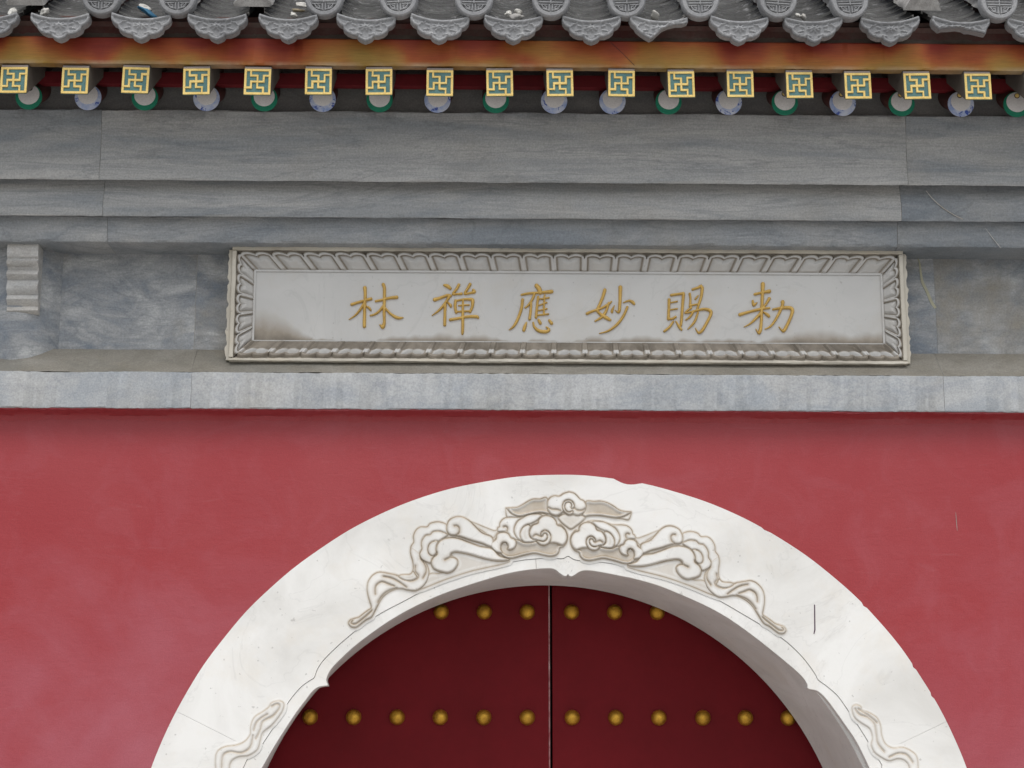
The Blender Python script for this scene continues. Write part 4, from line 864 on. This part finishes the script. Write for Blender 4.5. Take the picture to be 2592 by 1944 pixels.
# round end tile with the round longevity seal
def seal_mesh():
    st = 0.8; g = np.arange(-50, 50.1, st); GX, GY = np.meshgrid(g, g); Q = np.stack([GX.ravel(), GY.ravel()], 1); r = np.hypot(Q[:, 0], Q[:, 1])
    h = 0.006*sstep((48.5-r)/3)*sstep((r-34.5)/3)
    S = []
    def up(pts): S.append(np.array(pts, float)); S.append(np.array([(x, -y) for x, y in pts], float))
    up([(-31, 3.6), (31, 3.6)]); up([(-29, 10.5), (29, 10.5)])
    for sx in (-1, 1):
        up([(sx*4, 33), (sx*4, 17), ]); 
        up([(sx*30*math.cos(t), 17+14.5*math.sin(t)) for t in np.linspace(0.0, 1.35, 9)])
        up([(sx*24, 17), (sx*21.5, 22), (sx*17, 26), (sx*11, 28), (sx*11, 22), (sx*16, 21)])
        up([(sx*30, 17), (sx*9, 17)])
    S.append(np.array([(0., -13.), (0., 13.)]))
    for p in S: h = np.maximum(h, np.where(r < 35, 0.0058*(1-sstep((line_dist(Q, p)-1.05)/1.1)), 0))
    keep = (r <= 48.6); ang_ = np.arctan2(Q[:, 1], Q[:, 0]); rr = np.where(r > 47.6, 48.6, r)
    pos = np.stack([np.where(r > 47.6, rr*np.cos(ang_), Q[:, 0])*PXW, -0.001-h, np.where(r > 47.6, rr*np.sin(ang_), Q[:, 1])*PXW], 1)
    face = grid_mesh(g, g, keep.reshape(GX.shape), pos, None, None)
    bm = bmesh.new(); bm.from_mesh(face); n = 48
    V, Fc = prism([(48.6*PXW*math.cos(2*math.pi*i/n), 48.6*PXW*math.sin(2*math.pi*i/n)) for i in range(n)], 0.0, 0.024); t2 = mesh(V, Fc); bm.from_mesh(t2)
    for v in bm.verts: v.co.y += v.co.z*-0.12
    me = bpy.data.meshes.new('seal'); bm.to_mesh(me); bm.free(); me.materials.append(M['tile_end'])
    me.polygons.foreach_set('use_smooth', [True]*len(me.polygons)); me.set_sharp_from_angle(angle=math.radians(50)); return me
seal = seal_mesh()
dx = [-410, -222, -30, 153, 358, 550, 730, 927, 1114, 1300, 1497, 1668, 1871, 2058, 2252, 2432, 2622, 2815]
sx_ = [-316, -128, 57, 256, 449, 636, 820, 1009, 1200, 1395, 1586, 1772, 1969, 2150, 2341, 2528, 2720]
missing = {57, 636, 2341}
def rk(o, loc, rz=0.0, ry=0.0, rx_=0.0):
    o.location = Vector(loc)-Vector(roof.location); o.rotation_euler = (rx_, ry, rz); return o
def shift(px): return (px/2592)*12
for c in dx:
    py = 33+shift(c); x = X(c, py, YD); z = Z(py, YD, c); off = z-ZD
    dme = db1 if c == 1668 else db2 if c == 2432 else dm
    o = rk(link('drip_tile', dme, None, roof, {1668: 'drip tile with its right half broken away', 2432: 'drip tile with its point broken off'}.get(c)), (x, YD, z), random.uniform(-.06, .06), random.uniform(-.035, .035), random.uniform(-.05, .05))
    for k in range(9):
        o = link('channel_tile', ch_me, None, roof); s = 0.062*k-0.002
        o.location = Vector((x+random.uniform(-.003, .003), s*rc-0.013*k*0, off+s*rs+0.0))-Vector((0, 0, 0))-Vector((roof.location.x, 0, 0))
        o.location.y -= roof.location.y; o.location.z -= roof.location.z
        o.rotation_euler = (0, 0, random.uniform(-.012, .012))
for c in sx_:
    py = -11+15*c/2592; yy = YD-0.012; x = X(c, py, yy); z = Z(py, yy, c)
    zrow = Z(33+shift(c), YD, c)-ZD
    start = 0.0
    if c in missing: start = 0.125
    else: rk(link('seal_end_tile', seal, None, roof), (x, yy, z), random.uniform(-.05, .05), random.uniform(-.06, .06), random.uniform(-.03, .03))
    for k in range(3):
        o = link('tube_tile', tu_me, None, roof); s = start+0.222*k
        base = Vector((x, s*rc, z-ZD+0.012+s*rs-0.006))
        o.location = base-Vector(roof.location); o.rotation_euler = (0, 0, random.uniform(-.01, .01))
    # mortar bedding between the channels, under the tube
    V, Fc = [], []; nu, ns = 12, 26; r2 = random.Random(c)
    s_end = 0.55
    for i in range(ns+1):
        s = 0.012+s_end*i/ns; fade = 1.0
        for j in range(nu+1):
            a = math.pi*j/nu; rr = RT*(0.80 if c not in missing else 0.92)+r2.uniform(-.004, .004)
            V.append(Vector(slope(-rr*math.cos(a)*1.08, s, rr*math.sin(a)*0.82-0.006)))
    m_ = nu+1
    for i in range(ns):
        for j in range(nu): Fc.append([i*m_+j, i*m_+j+1, (i+1)*m_+j+1, (i+1)*m_+j])
    Fc.append(list(range(m_)))
    o = link('mortar_bed', mesh(V, Fc, M['mortar'], 60), None, roof); o.location = Vector((x, 0, z-ZD-0.006-0.012))-Vector(roof.location)
V = [slope(XL, 0.07, -0.045), slope(XR, 0.07, -0.045), slope(XR, 1.25, -0.045), slope(XL, 1.25, -0.045), slope(XL, 0.07, -0.06), slope(XR, 0.07, -0.06), slope(XR, 1.25, -0.06), slope(XL, 1.25, -0.06)]
put(roof, 'roof_bed', V, [[0, 1, 2, 3], [4, 5, 6, 7], [0, 1, 5, 4], [1, 2, 6, 5], [2, 3, 7, 6], [3, 0, 4, 7]], M['edge_board'])

# ------------------------------------------------------------------ rubble lying in the channels
def lump(name, px, s, lift, size, m, label, cat, seed, flat=0.7):
    r = random.Random(seed); bm = bmesh.new(); bmesh.ops.create_icosphere(bm, subdivisions=3, radius=1.0)
    ks = [(Vector((r.uniform(-1, 1), r.uniform(-1, 1), r.uniform(-1, 1)))*r.uniform(2, 6), r.uniform(0, 6), r.uniform(.04, .14)) for _ in range(9)]
    for v in bm.verts:
        f_ = 1+sum(a*math.sin(k.dot(v.co)+p) for k, p, a in ks); v.co = Vector((v.co.x*f_*size[0], v.co.y*f_*size[1], v.co.z*f_*size[2]))
    me = bpy.data.meshes.new('lump'); bm.to_mesh(me); bm.free(); me.polygons.foreach_set('use_smooth', [True]*len(me.polygons)); me.materials.append(m)
    o = link(name, me); py = 33+shift(px); off = Z(py, YD, px)-ZD; q_ = slope(X(px, py, YD), s, lift); o.location = (q_[0], q_[1], q_[2]+off)
    o.rotation_euler = (RS, r.uniform(-.3, .3), r.uniform(0, 3)); return tag(o, label, cat)
lump('mortar_lump', 106, 0.03, 0.000, (0.013, 0.011, 0.013), M['white_lump'], 'white mortar lump at the left, beside the leftmost whole drip tile', 'mortar lump', 1)
lump('mortar_lump', 26, 0.02, 0.0, (0.010, 0.010, 0.014), M['white_lump'], 'small white mortar lump above the cut off drip tile at the far left', 'mortar lump', 2)
lump('rubble_lump', 352, 0.10, -0.002, (0.020, 0.014, 0.010), M['white_lump'], 'white rubble lump lying against the blue scrap on the roof', 'rubble', 3)
lump('blue_scrap', 365, 0.065, -0.008, (0.030, 0.022, 0.007), M['blue_cloth'], 'crumpled blue scrap lying in a roof tile channel', 'scrap', 4)
lump('pebble', 739, 0.045, -0.010, (0.0135, 0.010, 0.007), M['white_lump'], 'smooth white pebble by the dry straw in a tile channel', 'pebble', 5)
lump('pale_scrap', 752, 0.16, 0.0, (0.022, 0.012, 0.006), M['white_lump'], 'pale scrap at the top edge, above the smooth white pebble', 'scrap', 6)
lump('straw_tuft', 748, 0.09, -0.004, (0.022, 0.006, 0.006), M['straw'], 'tuft of dry straw above the smooth white pebble', 'straw', 12)
lump('rubble_lump', 1312, 0.07, -0.003, (0.018, 0.012, 0.010), M['white_lump'], 'pale rubble lump on top of the heap left of centre on the roof', 'rubble', 7)
lump('rubble_lump', 1308, 0.035, -0.009, (0.024, 0.012, 0.009), M['mortar'], 'wide tan rubble lump at the foot of the heap near the roof edge', 'rubble', 8)
lump('rubble_lump', 1288, 0.06, -0.006, (0.010, 0.009, 0.008), M['white_lump'], 'smallest rubble lump at the left side of the heap', 'rubble', 13)
lump('plaster_blob', 1662, 0.055, -0.009, (0.012, 0.018, 0.006), M['white_lump'], 'bright white plaster blob above the drip tile whose right half is broken', 'plaster blob', 9)
lump('pebble', 2029, 0.065, -0.007, (0.010, 0.008, 0.006), M['white_lump'], 'upper left pebble of the two in the right hand channel', 'pebble', 10)
lump('pebble', 2041, 0.045, -0.009, (0.012, 0.008, 0.006), M['white_lump'], 'lower right pebble of the two in the right hand channel', 'pebble', 11)
